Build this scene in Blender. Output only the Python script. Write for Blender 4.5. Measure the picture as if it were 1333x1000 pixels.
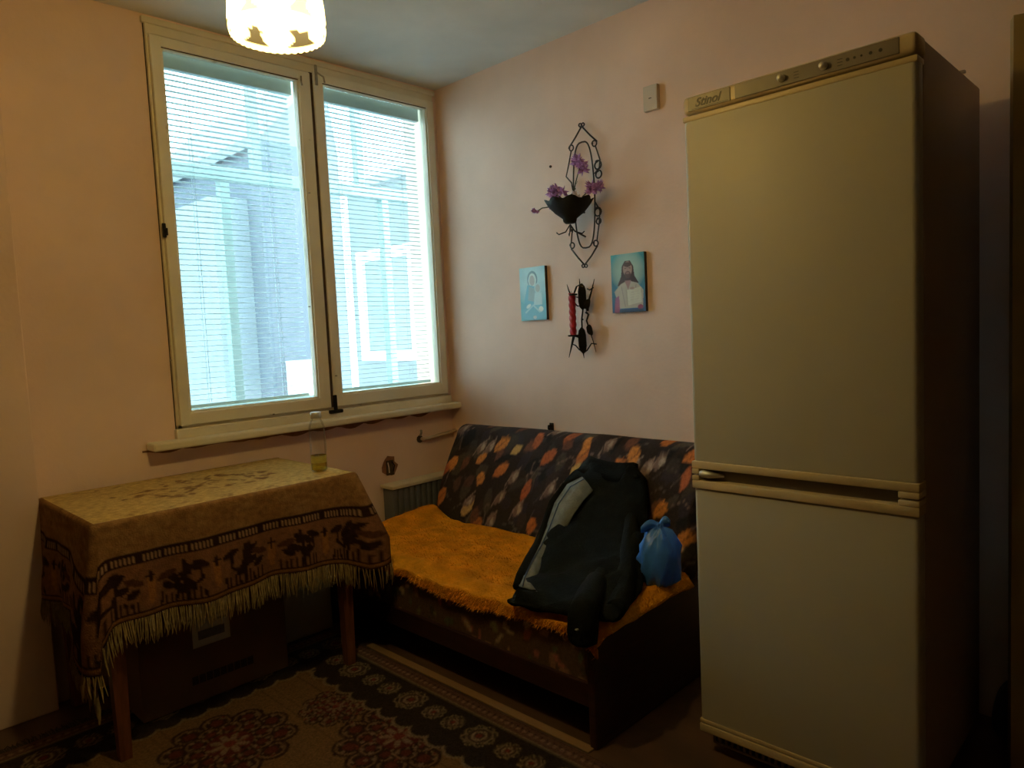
import bpy, bmesh, math, random
import numpy as np
from mathutils import Vector, Matrix, noise as mnoise
random.seed(7); np.random.seed(7)
for o in list(bpy.data.objects): bpy.data.objects.remove(o)
SC = bpy.context.scene
COL = SC.collection

# ------------------------------------------------------------------ camera
CAM = np.array([-2.5356, -2.9724, 1.2665])
YAW, PITCH, ROLL, FPX = .7921, -.0739, -.0475, 933.273
FW = np.array([math.sin(YAW)*math.cos(PITCH), math.cos(YAW)*math.cos(PITCH), math.sin(PITCH)])
RT = np.array([math.cos(YAW), -math.sin(YAW), 0.]); UP = np.cross(RT, FW)
RT, UP = RT*math.cos(ROLL)+UP*math.sin(ROLL), -RT*math.sin(ROLL)+UP*math.cos(ROLL)
cd = bpy.data.cameras.new('camera'); cam = bpy.data.objects.new('camera', cd); COL.objects.link(cam)
cd.sensor_width = 36; cd.lens = FPX/1333*36; cd.clip_start = .02
cam.matrix_world = Matrix(((RT[0], UP[0], -FW[0], CAM[0]), (RT[1], UP[1], -FW[1], CAM[1]), (RT[2], UP[2], -FW[2], CAM[2]), (0, 0, 0, 1)))
SC.camera = cam

# ------------------------------------------------------------------ light
SKY = 9.2
BULB = 395.
w = bpy.data.worlds.new('sky'); SC.world = w; w.use_nodes = True
bg = w.node_tree.nodes['Background']; bg.inputs[0].default_value = (.78, .93, 1, 1); bg.inputs[1].default_value = SKY
vs = SC.view_settings
vs.view_transform = 'Standard'; vs.look = 'None'; vs.gamma = 1; vs.use_curve_mapping = False; vs.exposure = 0.0

# ------------------------------------------------------------------ helpers
def at(px, py, ax, v):
    d = FW+RT*(px-666.5)/FPX+UP*(500-py)/FPX
    t = (v-CAM[ax])/d[ax]
    return Vector(CAM+d*t)

class MB:
    def __init__(s): s.v = []; s.f = []
    def add(s, vs, fs):
        b = len(s.v); s.v += [tuple(p) for p in vs]; s.f += [tuple(i+b for i in f) for f in fs]; return s
    def box(s, x0, x1, y0, y1, z0, z1, bev=0, seg=2):
        x0, x1 = min(x0, x1), max(x0, x1); y0, y1 = min(y0, y1), max(y0, y1); z0, z1 = min(z0, z1), max(z0, z1)
        bm = bmesh.new(); bmesh.ops.create_cube(bm, size=1)
        for v in bm.verts: v.co = Vector(((x0+x1)/2+v.co.x*(x1-x0), (y0+y1)/2+v.co.y*(y1-y0), (z0+z1)/2+v.co.z*(z1-z0)))
        if bev: bmesh.ops.bevel(bm, geom=bm.edges[:], offset=bev, segments=seg, profile=.5, affect='EDGES')
        bm.verts.index_update()
        s.add([v.co for v in bm.verts], [[v.index for v in f.verts] for f in bm.faces]); bm.free(); return s
    def tube(s, pts, r, n=6, cap=True, closed=False):
        pts = [Vector(p) for p in pts]; m = len(pts)
        rs = r if hasattr(r, '__len__') else [r]*m
        ring = []; up = None
        for i, p in enumerate(pts):
            if closed: t = pts[(i+1) % m]-pts[i-1]
            else: t = pts[min(i+1, m-1)]-pts[max(i-1, 0)]
            t = t.normalized() if t.length > 1e-9 else Vector((0, 0, 1))
            if up is None: up = t.orthogonal().normalized()
            up = (up-t*up.dot(t)); up = up.normalized() if up.length > 1e-6 else t.orthogonal().normalized()
            sd = t.cross(up)
            ring.append([p+(up*math.cos(a)+sd*math.sin(a))*rs[i] for a in [2*math.pi*k/n for k in range(n)]])
        vs = [q for rg in ring for q in rg]; fs = []
        for i in range(m if closed else m-1):
            j = (i+1) % m
            for k in range(n): fs.append((i*n+k, i*n+(k+1) % n, j*n+(k+1) % n, j*n+k))
        if cap and not closed: fs += [tuple(range(n))[::-1], tuple((m-1)*n+k for k in range(n))]
        return s.add(vs, fs)
    def lathe(s, prof, c, n=32, fn=None):
        c = Vector(c); vs = []; fs = []
        for (r, z) in prof:
            for k in range(n):
                a = 2*math.pi*k/n; rr, zz = (r, z) if fn is None else fn(r, z, a)
                vs.append(c+Vector((rr*math.cos(a), rr*math.sin(a), zz)))
        for i in range(len(prof)-1):
            for k in range(n): fs.append((i*n+k, i*n+(k+1) % n, (i+1)*n+(k+1) % n, (i+1)*n+k))
        return s.add(vs, fs)
    def grid(s, P):
        nu, nv = len(P), len(P[0])
        return s.add([p for row in P for p in row], [(i*nv+j, (i+1)*nv+j, (i+1)*nv+j+1, i*nv+j+1) for i in range(nu-1) for j in range(nv-1)])
    def loft(s, secs, cap=True):
        n = len(secs[0]); m = len(secs)
        fs = [(i*n+k, i*n+(k+1) % n, (i+1)*n+(k+1) % n, (i+1)*n+k) for i in range(m-1) for k in range(n)]
        if cap: fs += [tuple(range(n))[::-1], tuple((m-1)*n+k for k in range(n))]
        return s.add([p for q in secs for p in q], fs)
    def build(s, name, mat, parent=None, smooth=False, origin=None):
        return mesh_obj(name, s.v, s.f, mat, parent, smooth, origin)

ORG = {}
def mesh_obj(name, verts, faces, mat, parent=None, smooth=False, origin=None):
    if parent is not None: org = ORG[parent.name]
    elif origin is not None: org = Vector(origin)
    else:
        a = np.array([tuple(v) for v in verts]); lo = a.min(0); hi = a.max(0); org = Vector(((lo[0]+hi[0])/2, (lo[1]+hi[1])/2, lo[2]))
    me = bpy.data.meshes.new(name)
    me.from_pydata([(v[0]-org.x, v[1]-org.y, v[2]-org.z) for v in verts], [], faces); me.update()
    bm = bmesh.new(); bm.from_mesh(me); bmesh.ops.recalc_face_normals(bm, faces=bm.faces[:]); bm.to_mesh(me); bm.free()
    o = bpy.data.objects.new(name, me); COL.objects.link(o)
    if mat: me.materials.append(mat)
    if smooth: me.shade_smooth()
    if parent is not None: o.parent = parent
    else: o.location = org
    ORG[o.name] = org
    return o
def autosmooth(o, ang=35):
    me = o.data; me.shade_smooth()
    bm = bmesh.new(); bm.from_mesh(me)
    for e in bm.edges:
        e.smooth = len(e.link_faces) == 2 and e.calc_face_angle(0) < math.radians(ang)
    bm.to_mesh(me); bm.free()
def empty(name, loc):
    o = bpy.data.objects.new(name, None); COL.objects.link(o); o.location = loc; o.empty_display_size = .05
    ORG[o.name] = Vector(loc); return o
def tag(o, label, cat, group=None):
    o['label'] = label; o['category'] = cat
    if group: o['group'] = group
    return o
def struct(o): o['kind'] = 'structure'; return o
def clone(o, delta, name=None):     # shares mesh data
    c = o.copy(); COL.objects.link(c); c.location = o.location+Vector(delta); return c

# ---- materials
def mat(name, col, rough=.6, var=.12, vscale=8., bump=0., bscale=40., metal=0., attr=False, spec=.5, stretch=(1, 1, 1), col2=None, c2scale=5., c2lo=.55, c2hi=.7, coat=0.):
    m = bpy.data.materials.new(name); m.use_nodes = True; nt = m.node_tree; N = nt.nodes; L = nt.links
    b = N['Principled BSDF']; b.inputs['Roughness'].default_value = rough; b.inputs['Metallic'].default_value = metal
    b.inputs['Specular IOR Level'].default_value = spec; b.inputs['Coat Weight'].default_value = coat
    tc = N.new('ShaderNodeTexCoord'); mp = N.new('ShaderNodeMapping'); mp.inputs['Scale'].default_value = stretch
    L.new(tc.outputs['Object'], mp.inputs['Vector'])
    nz = N.new('ShaderNodeTexNoise'); nz.inputs['Scale'].default_value = vscale; nz.inputs['Detail'].default_value = 5
    L.new(mp.outputs[0], nz.inputs['Vector'])
    mr = N.new('ShaderNodeMapRange'); mr.inputs['From Min'].default_value = .3; mr.inputs['From Max'].default_value = .7
    mr.inputs['To Min'].default_value = 1-var; mr.inputs['To Max'].default_value = 1+var
    L.new(nz.outputs['Fac'], mr.inputs['Value'])
    vm = N.new('ShaderNodeVectorMath'); vm.operation = 'SCALE'; L.new(mr.outputs[0], vm.inputs['Scale'])
    if attr:
        a = N.new('ShaderNodeAttribute'); a.attribute_name = 'Col'; L.new(a.outputs['Color'], vm.inputs[0])
    elif col2:
        n2 = N.new('ShaderNodeTexNoise'); n2.inputs['Scale'].default_value = c2scale; n2.inputs['Detail'].default_value = 6; L.new(mp.outputs[0], n2.inputs['Vector'])
        r2 = N.new('ShaderNodeMapRange'); r2.inputs['From Min'].default_value = c2lo; r2.inputs['From Max'].default_value = c2hi; L.new(n2.outputs['Fac'], r2.inputs['Value'])
        mx = N.new('ShaderNodeMix'); mx.data_type = 'RGBA'; mx.inputs['A'].default_value = (*col, 1); mx.inputs['B'].default_value = (*col2, 1)
        L.new(r2.outputs[0], mx.inputs['Factor']); L.new(mx.outputs['Result'], vm.inputs[0])
    else: vm.inputs[0].default_value = col
    L.new(vm.outputs[0], b.inputs['Base Color'])
    if bump:
        bn = N.new('ShaderNodeTexNoise'); bn.inputs['Scale'].default_value = bscale; bn.inputs['Detail'].default_value = 4; L.new(mp.outputs[0], bn.inputs['Vector'])
        bp = N.new('ShaderNodeBump'); bp.inputs['Strength'].default_value = bump; bp.inputs['Distance'].default_value = .01
        L.new(bn.outputs['Fac'], bp.inputs['Height']); L.new(bp.outputs[0], b.inputs['Normal'])
    return m
def glassmat(name, tint=(.93, .98, .97), gloss=.08, rough=.0):
    m = bpy.data.materials.new(name); m.use_nodes = True; nt = m.node_tree; N = nt.nodes; L = nt.links
    N.remove(N['Principled BSDF']); out = N['Material Output']
    t = N.new('ShaderNodeBsdfTransparent'); t.inputs[0].default_value = (*tint, 1)
    g = N.new('ShaderNodeBsdfGlossy'); g.inputs['Roughness'].default_value = rough
    lw = N.new('ShaderNodeLayerWeight'); lw.inputs['Blend'].default_value = .25
    mr = N.new('ShaderNodeMapRange'); mr.inputs['To Min'].default_value = gloss*.6; mr.inputs['To Max'].default_value = min(1, gloss*6); L.new(lw.outputs['Fresnel'], mr.inputs['Value'])
    mx = N.new('ShaderNodeMixShader'); L.new(mr.outputs[0], mx.inputs[0]); L.new(t.outputs[0], mx.inputs[1]); L.new(g.outputs[0], mx.inputs[2]); L.new(mx.outputs[0], out.inputs[0])
    return m
def emit(name, col, s):
    m = bpy.data.materials.new(name); m.use_nodes = True; b = m.node_tree.nodes['Principled BSDF']
    b.inputs['Base Color'].default_value = (*col, 1); b.inputs['Emission Color'].default_value = (*col, 1); b.inputs['Emission Strength'].default_value = s; return m

# ---- painted cloth patterns: a small 2-D painter whose colours go to a mesh colour attribute
class Canvas:
    def __init__(s, w, h, res, bg):
        s.w, s.h, s.res = w, h, res; s.W = int(w/res)+1; s.H = int(h/res)+1
        s.a = np.zeros((s.H, s.W, 3)); s.a[:] = bg
    def _win(s, x0, x1, y0, y1):
        i0 = max(0, int(y0/s.res)); i1 = min(s.H, int(y1/s.res)+2); j0 = max(0, int(x0/s.res)); j1 = min(s.W, int(x1/s.res)+2)
        if i1 <= i0 or j1 <= j0: return None
        Y, X = np.mgrid[i0:i1, j0:j1]; return (slice(i0, i1), slice(j0, j1)), X*s.res, Y*s.res
    def put(s, sl, m, c, al=1.):
        v = s.a[sl]; v[m] = v[m]*(1-al)+np.array(c)*al
    def poly(s, pts, c, al=1.):
        xs = [p[0] for p in pts]; ys = [p[1] for p in pts]
        q = s._win(min(xs), max(xs), min(ys), max(ys))
        if q is None: return
        sl, X, Y = q; ins = np.zeros(X.shape, bool); n = len(pts)
        for i in range(n):
            x1, y1 = pts[i]; x2, y2 = pts[(i+1) % n]
            if y1 == y2: continue
            ins ^= ((y1 > Y) != (y2 > Y)) & (X < (x2-x1)*(Y-y1)/(y2-y1)+x1)
        s.put(sl, ins, c, al)
    def ell(s, cx, cy, rx, ry, c, rot=0., al=1., ring=None):
        r = max(rx, ry); q = s._win(cx-r, cx+r, cy-r, cy+r)
        if q is None: return
        sl, X, Y = q; dx, dy = X-cx, Y-cy; co, si = math.cos(rot), math.sin(rot)
        d = ((dx*co+dy*si)/rx)**2+((-dx*si+dy*co)/ry)**2
        s.put(sl, (d < 1) & (d > (ring if ring else -1)), c, al)
    def line(s, pts, wd, c, al=1.):
        for (x1, y1), (x2, y2) in zip(pts[:-1], pts[1:]):
            q = s._win(min(x1, x2)-wd, max(x1, x2)+wd, min(y1, y2)-wd, max(y1, y2)+wd)
            if q is None: continue
            sl, X, Y = q; L2 = (x2-x1)**2+(y2-y1)**2+1e-12
            t = np.clip(((X-x1)*(x2-x1)+(Y-y1)*(y2-y1))/L2, 0, 1)
            s.put(sl, (X-x1-t*(x2-x1))**2+(Y-y1-t*(y2-y1))**2 < (wd/2)**2, c, al)
    def rect(s, x0, x1, y0, y1, c, al=1.):
        q = s._win(x0, x1, y0, y1)
        if q: s.put(q[0], (q[1] >= x0) & (q[1] <= x1) & (q[2] >= y0) & (q[2] <= y1), c, al)
    def sample(s, u, v):
        x = np.clip(np.asarray(u)/s.res, 0, s.W-1.001); y = np.clip(np.asarray(v)/s.res, 0, s.H-1.001)
        j = x.astype(int); i = y.astype(int); fx = (x-j)[:, None]; fy = (y-i)[:, None]
        return (s.a[i, j]*(1-fx)+s.a[i, j+1]*fx)*(1-fy)+(s.a[i+1, j]*(1-fx)+s.a[i+1, j+1]*fx)*fy
def paint(o, cols):
    me = o.data; at_ = me.attributes.new('Col', 'FLOAT_COLOR', 'POINT')
    c = np.ones((len(me.vertices), 4), np.float32); c[:, :3] = cols
    at_.data.foreach_set('color', c.ravel())

# palette of materials
M = {}
M['wall'] = mat('pink_distemper', (.84, .625, .525), .85, .08, 2.2, .10, 60, col2=(.76, .555, .46), c2scale=1.6, c2lo=.45, c2hi=.75)
M['ceil'] = mat('ceiling_whitewash', (.76, .76, .73), .9, .08, 3, .08, 50)
M['floor'] = mat('brown_lino', (.10, .052, .03), .45, .35, 9, .05, 80, stretch=(1, .25, 1))
M['frame'] = mat('cream_window_paint', (.72, .65, .50), .5, .08, 6, .12, 25, col2=(.30, .20, .11), c2scale=9, c2lo=.68, c2hi=.78)
M['sash'] = mat('cream_sash_paint', (.76, .71, .57), .45, .06, 6, .08, 25, col2=(.45, .35, .22), c2scale=13, c2lo=.72, c2hi=.8)
M['crack'] = mat('dirty_crack', (.07, .045, .03), .95, .3, 30)
M['stain'] = mat('brown_wall_stain', (.26, .12, .07), .95, .3, 25)
M['glass'] = glassmat('window_glass', (.93, .98, .98), .06)
M['slat'] = mat('white_slat', (.50, .63, .66), .5, .03)
M['aqua'] = mat('pale_aqua_paint', (.20, .31, .31), .6, .08)
M['dark'] = mat('black_iron', (.008, .0075, .008), .7, .2, 30, .1, 80, spec=.25)
M['iron'] = mat('worn_iron', (.035, .026, .024), .5, .3, 60, metal=.3)
M['brass'] = mat('dull_steel', (.35, .31, .25), .4, .2, 60, metal=.8)
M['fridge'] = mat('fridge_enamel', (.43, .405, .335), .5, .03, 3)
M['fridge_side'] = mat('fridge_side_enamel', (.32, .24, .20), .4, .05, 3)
M['fridge_trim'] = mat('fridge_cream_plastic', (.55, .44, .27), .4, .04, 10)
M['panel'] = mat('grey_brown_panel', (.17, .14, .11), .4, .06, 20)
M['panelprint'] = mat('panel_print', (.04, .032, .025), .5, .1)
M['chrome'] = mat('knob_metal', (.62, .60, .55), .3, .05, metal=.6)
M['black'] = mat('black_plastic', (.012, .011, .010), .5, .1)
M['wood'] = mat('red_brown_wood', (.17, .055, .028), .4, .3, 10, .05, 40, stretch=(8, 8, 1))
M['sofawood'] = mat('dark_mahogany', (.034, .010, .008), .45, .3, 8, .03, 40, stretch=(1, 1, 6))
M['cloth'] = mat('woven_cloth', (1, 1, 1), .95, .22, 60, .5, 220, attr=True, spec=.1)
M['sofafab'] = mat('printed_sofa_fabric', (1, 1, 1), .8, .2, 90, .35, 260, attr=True, spec=.25)
M['carpet'] = mat('woven_carpet', (1, 1, 1), .97, .28, 150, .6, 300, attr=True, spec=.05)
M['fringe'] = mat('cream_fringe', (.34, .25, .11), .9, .3, 60, spec=.1)
M['carpetfringe'] = mat('dark_carpet_fringe', (.05, .035, .025), .95, .3, 60, spec=.1)
M['throw'] = mat('orange_shag', (.76, .30, .012), .95, .25, 14, .8, 120, spec=.1)
M['fur'] = mat('orange_fur', (.80, .32, .015), .9, .35, 25, spec=.15)
M['carton'] = mat('brown_carton', (.16, .085, .05), .85, .1, 5, .05, 60)
M['carton2'] = mat('pale_carton', (.36, .31, .26), .85, .1, 5, .05, 60)
M['cartonprint'] = mat('carton_print', (.035, .018, .014), .8, .1)
M['paper'] = mat('label_paper', (.62, .58, .52), .8, .06)
M['paperprint'] = mat('label_print', (.16, .15, .15), .8, .2, 60)
M['jacket'] = mat('black_jacket_cloth', (.006, .0075, .0072), .85, .3, 30, .3, 120, spec=.12)
M['lining'] = mat('grey_lining', (.20, .22, .22), .75, .2, 30, .3, 120, spec=.2)
M['bag'] = mat('blue_plastic_film', (.05, .20, .70), .35, .2, 14, .25, 30)
M['icon'] = mat('printed_icon', (1, 1, 1), .35, .05, 30, attr=True)
M['boardedge'] = mat('dark_board_edge', (.05, .04, .04), .7, .1)
M['candle'] = mat('red_wax', (.42, .012, .03), .4, .15, 40)
M['petal'] = mat('violet_petal', (.46, .22, .55), .7, .3, 60)
M['petal2'] = mat('pale_petal', (.75, .66, .70), .7, .2, 60)
M['stem'] = mat('dark_green_stem', (.03, .045, .02), .7, .2, 60)
M['plastic'] = mat('yellowed_plastic', (.62, .52, .42), .5, .05)
M['radiator'] = mat('cream_radiator_paint', (.66, .58, .42), .45, .06)
M['radfront'] = mat('grey_radiator_fin', (.14, .14, .15), .6, .1)
M['pipe'] = mat('cream_pipe_paint', (.55, .44, .33), .5, .1)
M['doorpaint'] = mat('ochre_door_paint', (.36, .27, .12), .4, .1, 6)
M['clothes'] = mat('dark_blue_cloth', (.020, .024, .032), .85, .3, 30, .3, 90)
M['bottle'] = glassmat('bottle_glass', (.95, .97, .96), .07, .03)
M['water'] = glassmat('yellow_water', (.90, .80, .30), .05)
M['cap'] = mat('steel_cap', (.55, .55, .54), .3, .05, metal=.7)
M['outwall'] = mat('lavender_render', (.095, .115, .145), .9, .06, 3)
M['outwall2'] = mat('pale_render', (.19, .22, .245), .9, .06, 3)
M['outwing'] = mat('blue_grey_render', (.060, .085, .098), .9, .06, 3)
M['outwhite'] = mat('white_frame', (.85, .88, .88), .6, .03)
M['outroof'] = mat('grey_roof', (.15, .18, .20), .9, .1, 3)
M['outglass'] = mat('pale_pane', (.065, .115, .13), .2, .1, 3)
M['concrete'] = mat('grey_concrete', (.4, .41, .41), .9, .1, 4)

# ------------------------------------------------------------------ room shell
H = 2.551; WL, WR, WT, WB = -1.4505, -.0304, 2.5255, .935
XL, YF = -3.4, -4.2
struct(MB().box(XL-.1, .2, YF-.1, .25, -.1, 0).build('floor', M['floor']))
struct(MB().box(XL-.1, .2, YF-.1, .25, H, H+.1).build('ceiling', M['ceil']))
struct(MB().box(0, .2, YF-.1, .25, 0, H).build('wall_right', M['wall']))
o = MB()
o.box(XL, WL-.004, 0, .25, 0, H).box(WR+.004, 0, 0, .25, 0, H).box(WL-.004, WR+.004, 0, .25, 0, WB-.004).box(WL-.004, WR+.004, 0, .25, WT+.004, H)
struct(o.build('wall_back', M['wall']))
struct(MB().box(XL, -1.95, -.06, .0, 0, H, .004).build('wall_pier', M['wall']))
M['dimwall'] = mat('dark_unseen_wall', (.22, .13, .09), .85, .12, 4)  # walls out of view, coloured dark on purpose to cut bounced fill light
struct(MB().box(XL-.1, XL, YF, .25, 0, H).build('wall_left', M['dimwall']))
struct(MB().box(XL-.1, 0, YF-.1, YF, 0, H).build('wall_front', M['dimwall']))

# ------------------------------------------------------------------ window
win = struct(empty('window_1', ((WL+WR)/2, .03, WB)))
g = .03
def fr(name, *a, m='frame', p=win, bev=.004):
    ob = MB().box(*a, bev).build(name, M[m], p); return ob
fr('frame_head', WL, WR, -.012, .09, 2.478, WT)
fr('frame_head_bead', WL-.012, WR+.012, -.02, .0, WT-.012, WT+.012)
fr('frame_jamb', WL, WL+.022, -.012, .09, WB, 2.478)
fr('frame_jamb', WR-.022, WR, -.012, .09, WB, 2.478)
fr('frame_mullion', -.772, -.732, -.004, .09, WB, 2.478)
fr('frame_bottom', WL, WR, -.012, .09, WB-.0, WB+.02)
fr('sill_riser', -1.46, -.02, -.030, .0, .898, WB+.002)
fr('window_sill', -1.57, -.0, -.085, .0, .868, .900, bev=.008)
MB().box(WL-.004, WL, -.0005, .1, WB, WT).box(WR, WR+.004, -.0005, .1, WB, WT).box(WL, WR, -.0005, .1, WT, WT+.004).box(WL, WR, .0, .1, WB-.004, WB).build('crack_filler', M['crack'], win)
def sash(x0, x1, gx0, gx1, z0, z1, gz0, gz1):
    b = MB(); y0, y1 = -.030, .028
    b.box(x0, gx0, y0, y1, z0, z1, .004).box(gx1, x1, y0, y1, z0, z1, .004).box(gx0-.006, gx1+.006, y0+.001, y1, gz1, z1, .004).box(gx0-.006, gx1+.006, y0+.001, y1, z0, gz0, .004)
    s = b.build('sash', M['sash'], win)
    MB().box(gx0-.003, gx0+.007, -.022, .0, gz0, gz1, .002).box(gx1-.007, gx1+.003, -.022, 0, gz0, gz1, .002).box(gx0, gx1, -.022, 0, gz0-.003, gz0+.007, .002).box(gx0, gx1, -.022, 0, gz1-.007, gz1+.003, .002).build('glazing_bead', M['sash'], s)
    MB().box(gx0-.004, gx1+.004, -.004, -.001, gz0-.004, gz1+.004).build('pane', M['glass'], s)
    MB().box(gx0, gx1, -.0235, -.0215, gz1-.004, gz1+.003).build('dirty_edge', M['crack'], s)
    return s
s1 = sash(-1.442, -.757, -1.400, -.815, .950, 2.470, 1.000, 2.432)
s2 = sash(-.742, -.040, -.694, -.086, .950, 2.480, 1.006, 2.440)
MB().box(-.7565, -.7425, -.024, .0, .95, 2.475).build('sash_gap', M['crack'], win)
# hardware
p = at(214, 300, 1, -.03)
MB().box(p.x-.008, p.x+.006, -.036, -.028, p.z-.028, p.z+.028, .003).tube([(p.x, -.036, p.z+.004), (p.x, -.055, p.z+.004), (p.x, -.055, p.z-.022)], .004).build('keyhole_plate', M['dark'], s1)
p = at(411, 98, 1, -.03)
MB().box(p.x-.006, p.x+.006, -.037, -.029, p.z-.045, p.z+.045, .002).tube([(p.x, -.04, p.z+.01), (p.x+.03, -.045, p.z-.005), (p.x+.035, -.045, p.z-.03)], .004).build('stay_hook', M['brass'], s2)
p = at(390, 108, 1, -.03)
MB().tube([(p.x+.008, -.032, p.z+.03), (p.x, -.045, p.z), (p.x+.006, -.04, p.z-.012)], .004).build('stay_eye', M['brass'], s1)
p = at(436, 524, 1, -.03)
MB().box(p.x-.008, p.x+.008, -.040, -.028, p.z-.035, p.z+.035, .003).box(p.x-.035, p.x+.035, -.045, -.022, p.z-.05, p.z-.034, .004).build('bolt_catch', M['dark'], s2)
for q in ((222, 470, s1), (402, 252, s1), (437, 490, s2), (356, 540, s1), (402, 400, s2)):
    p = at(q[0], q[1], 1, -.03); MB().lathe([(0, .006), (.005, .005), (.006, 0), (0, 0)], (p.x, -.034, p.z), 8).build('screw_head', M['brass'], q[2])

# venetian blinds between the panes
def blind(gx0, gx1, z0, z1, lab):
    cx = (gx0+gx1)/2; b = tag(empty('venetian_blind', (cx, .07, z0)), lab, 'blind', 'white venetian blinds')
    MB().box(gx0-.01, gx1+.01, .052, .084, z1-.012, z1+.052, .003).build('headrail', M['slat'], b)
    MB().box(gx0, gx1, .056, .080, z0-.005, z0+.010, .003).build('bottom_rail', M['slat'], b)
    prof = [(-.0125, -.0022), (-.004, .0008), (.004, .0008), (.0125, -.0022)]; first = None; k = 0; z = z0+.028
    ti = math.radians(-2)
    while z < z1-.02:
        if first is None:
            P = [[Vector((x, .068+py*math.cos(ti)-pz*math.sin(ti), z+py*math.sin(ti)+pz*math.cos(ti))) for py, pz in prof] for x in (gx0+.004, gx1-.004)]
            first = MB().grid(P).build('slat', M['slat'], b, True); z00 = z
        else: clone(first, (0, 0, z-z00))
        z += .0225
    for x in (gx0+.12, gx1-.12): MB().tube([(x, .0545, z0), (x, .0545, z1)], .0009, 4).tube([(x, .0815, z0), (x, .0815, z1)], .0009, 4).build('ladder_cord', M['slat'], b)
    return b
blind(-1.398, -.817, 1.012, 2.395, 'white venetian blind in the sash farther from the room corner')
blind(-.692, -.088, 1.016, 2.400, 'white venetian blind in the sash next to the room corner')

# ------------------------------------------------------------------ outside
bal = struct(empty('window_2', (0, 1.0, 0)))
def gz(px, py): return at(px, py, 1, 1.0)
tz = gz(300, 229).z
def bar(n, x0, x1, z0, z1, w=.03): return MB().box(x0, x1, 1-w, 1+w, z0, z1, .004).build(n, M['aqua'], bal)
bar('transom', -3.2, 1.5, tz-.035, tz+.035, .036)
bar('bottom_rail', -3.2, 1.5, .86, .93, .04); bar('top_rail', -3.2, 1.5, 2.98, 3.05, .04)
for (px, py) in ((329, 170), (465, 200)): x = gz(px, py).x; bar('upper_mullion', x-.025, x+.025, tz+.03, 2.99)
for (px, py) in ((300, 380), (505, 385)): x = gz(px, py).x; bar('lower_mullion', x-.027, x+.027, .92, tz-.03)
for x in (-1.7, -2.6, 1.2): bar('mullion', x-.03, x+.03, .92, 2.99, .032)
xs = [-3.2, gz(329, 170).x, gz(465, 200).x, 1.5]
for a, b_ in zip(xs[:-1], xs[1:]): MB().box(a, b_, .998, 1.002, tz, 2.99).build('pane', M['glass'], bal)
xs = [-3.2, gz(300, 380).x, gz(505, 385).x, 1.5]
for a, b_ in zip(xs[:-1], xs[1:]): MB().box(a, b_, .998, 1.002, .92, tz).build('pane', M['glass'], bal)
struct(MB().box(-3.4, 1.55, .93, 1.07, -.1, .87).build('balcony_parapet', M['concrete']))
struct(MB().box(-3.4, 1.55, .25, .93, -.15, -.02).build('balcony_floor', M['concrete']))
struct(MB().box(-40, 60, 1.3, 90, -6.2, -6).build('street_ground', M['concrete']))
# wing of the same block with a bright window
XW = 1.6
wing = tag(empty('neighbour_wing', (XW+1.2, 2.3, -6)), 'grey-blue house wing with white-framed window beyond the balcony glazing', 'building')
MB().box(XW, XW+2.5, 1.3, 3.32, -6, 2.72).build('wall', M['outwing'], wing)
MB().box(XW-.05, XW+2.5, 1.2, 3.34, 2.72, 2.80).build('roof', M['outroof'], wing)
a = at(468, 328, 0, XW); c = at(552, 470, 0, XW)
wy0, wy1, wz0, wz1 = c.y, a.y, at(510, 469, 0, XW).z, at(510, 322, 0, XW).z
wf = MB().box(XW-.05, XW+.01, wy0, wy0+.10, wz0+.09, wz1-.10).box(XW-.05, XW+.01, wy1-.10, wy1, wz0+.09, wz1-.10).box(XW-.05, XW+.01, wy0, wy1, wz0, wz0+.09).box(XW-.05, XW+.01, wy0, wy1, wz1-.10, wz1).build('window_frame', M['outwhite'], wing)
MB().box(XW-.015, XW+.005, wy0+.05, wy1-.05, wz0+.05, wz1-.05).build('pane', M['outglass'], wf)
# gabled house further off
YH = 7.
hs = tag(empty('neighbour_house', (1.5, YH+2, -6)), 'lavender gabled house seen through the window blind', 'building')
a = at(333, 183, 1, YH); b_ = at(377, 138, 1, YH); l0 = at(302, 400, 1, YH).x; r0 = at(452, 400, 1, YH).x
sl = (b_.z-a.z)/(b_.x-a.x); ax_ = (a.x+r0)/2+.5; az = a.z+sl*(ax_-a.x)
pf = [(a.x, -6), (r0, -6), (r0, a.z), (ax_, az), (a.x, a.z)]
MB().add([(x, YH, z) for x, z in pf]+[(x, YH+5, z) for x, z in pf], [(0, 1, 2, 3, 4), (9, 8, 7, 6, 5)]+[(i, (i+1) % 5, (i+1) % 5+5, i+5) for i in range(5)]).build('gable_wall', M['outwall'], hs)
MB().add([(a.x-.1, YH-.04, a.z-.1*sl), (ax_, YH-.04, az), (ax_, YH-.04, az+.15), (a.x-.1, YH-.04, a.z-.1*sl+.15), (a.x-.1, YH+5, a.z-.1*sl), (ax_, YH+5, az), (ax_, YH+5, az+.15), (a.x-.1, YH+5, a.z-.1*sl+.15)], [(0, 1, 2, 3), (7, 6, 5, 4), (0, 4, 5, 1), (3, 2, 6, 7), (0, 3, 7, 4)]).build('roof', M['outroof'], hs)
MB().box(l0, a.x+.02, YH+.4, YH+4, -6, at(310, 250, 1, YH).z).build('side_wall', M['outwall2'], hs)
c0 = at(394, 470, 1, YH-.5); c1 = at(409, 530, 1, YH-.5)
MB().box(c0.x, c1.x+.3, YH-.5, YH, -6, c0.z).build('porch', M['outwhite'], hs)
far = tag(empty('neighbour_block', (-2.5, 13.5, -6)), 'pale rendered block across the street, behind the window', 'building')
fz = at(240, 236, 1, 13.).z-.2
MB().box(-6, at(292, 300, 1, 12.).x, 13, 16, -6, fz).build('wall', M['outwall2'], far)
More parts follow.
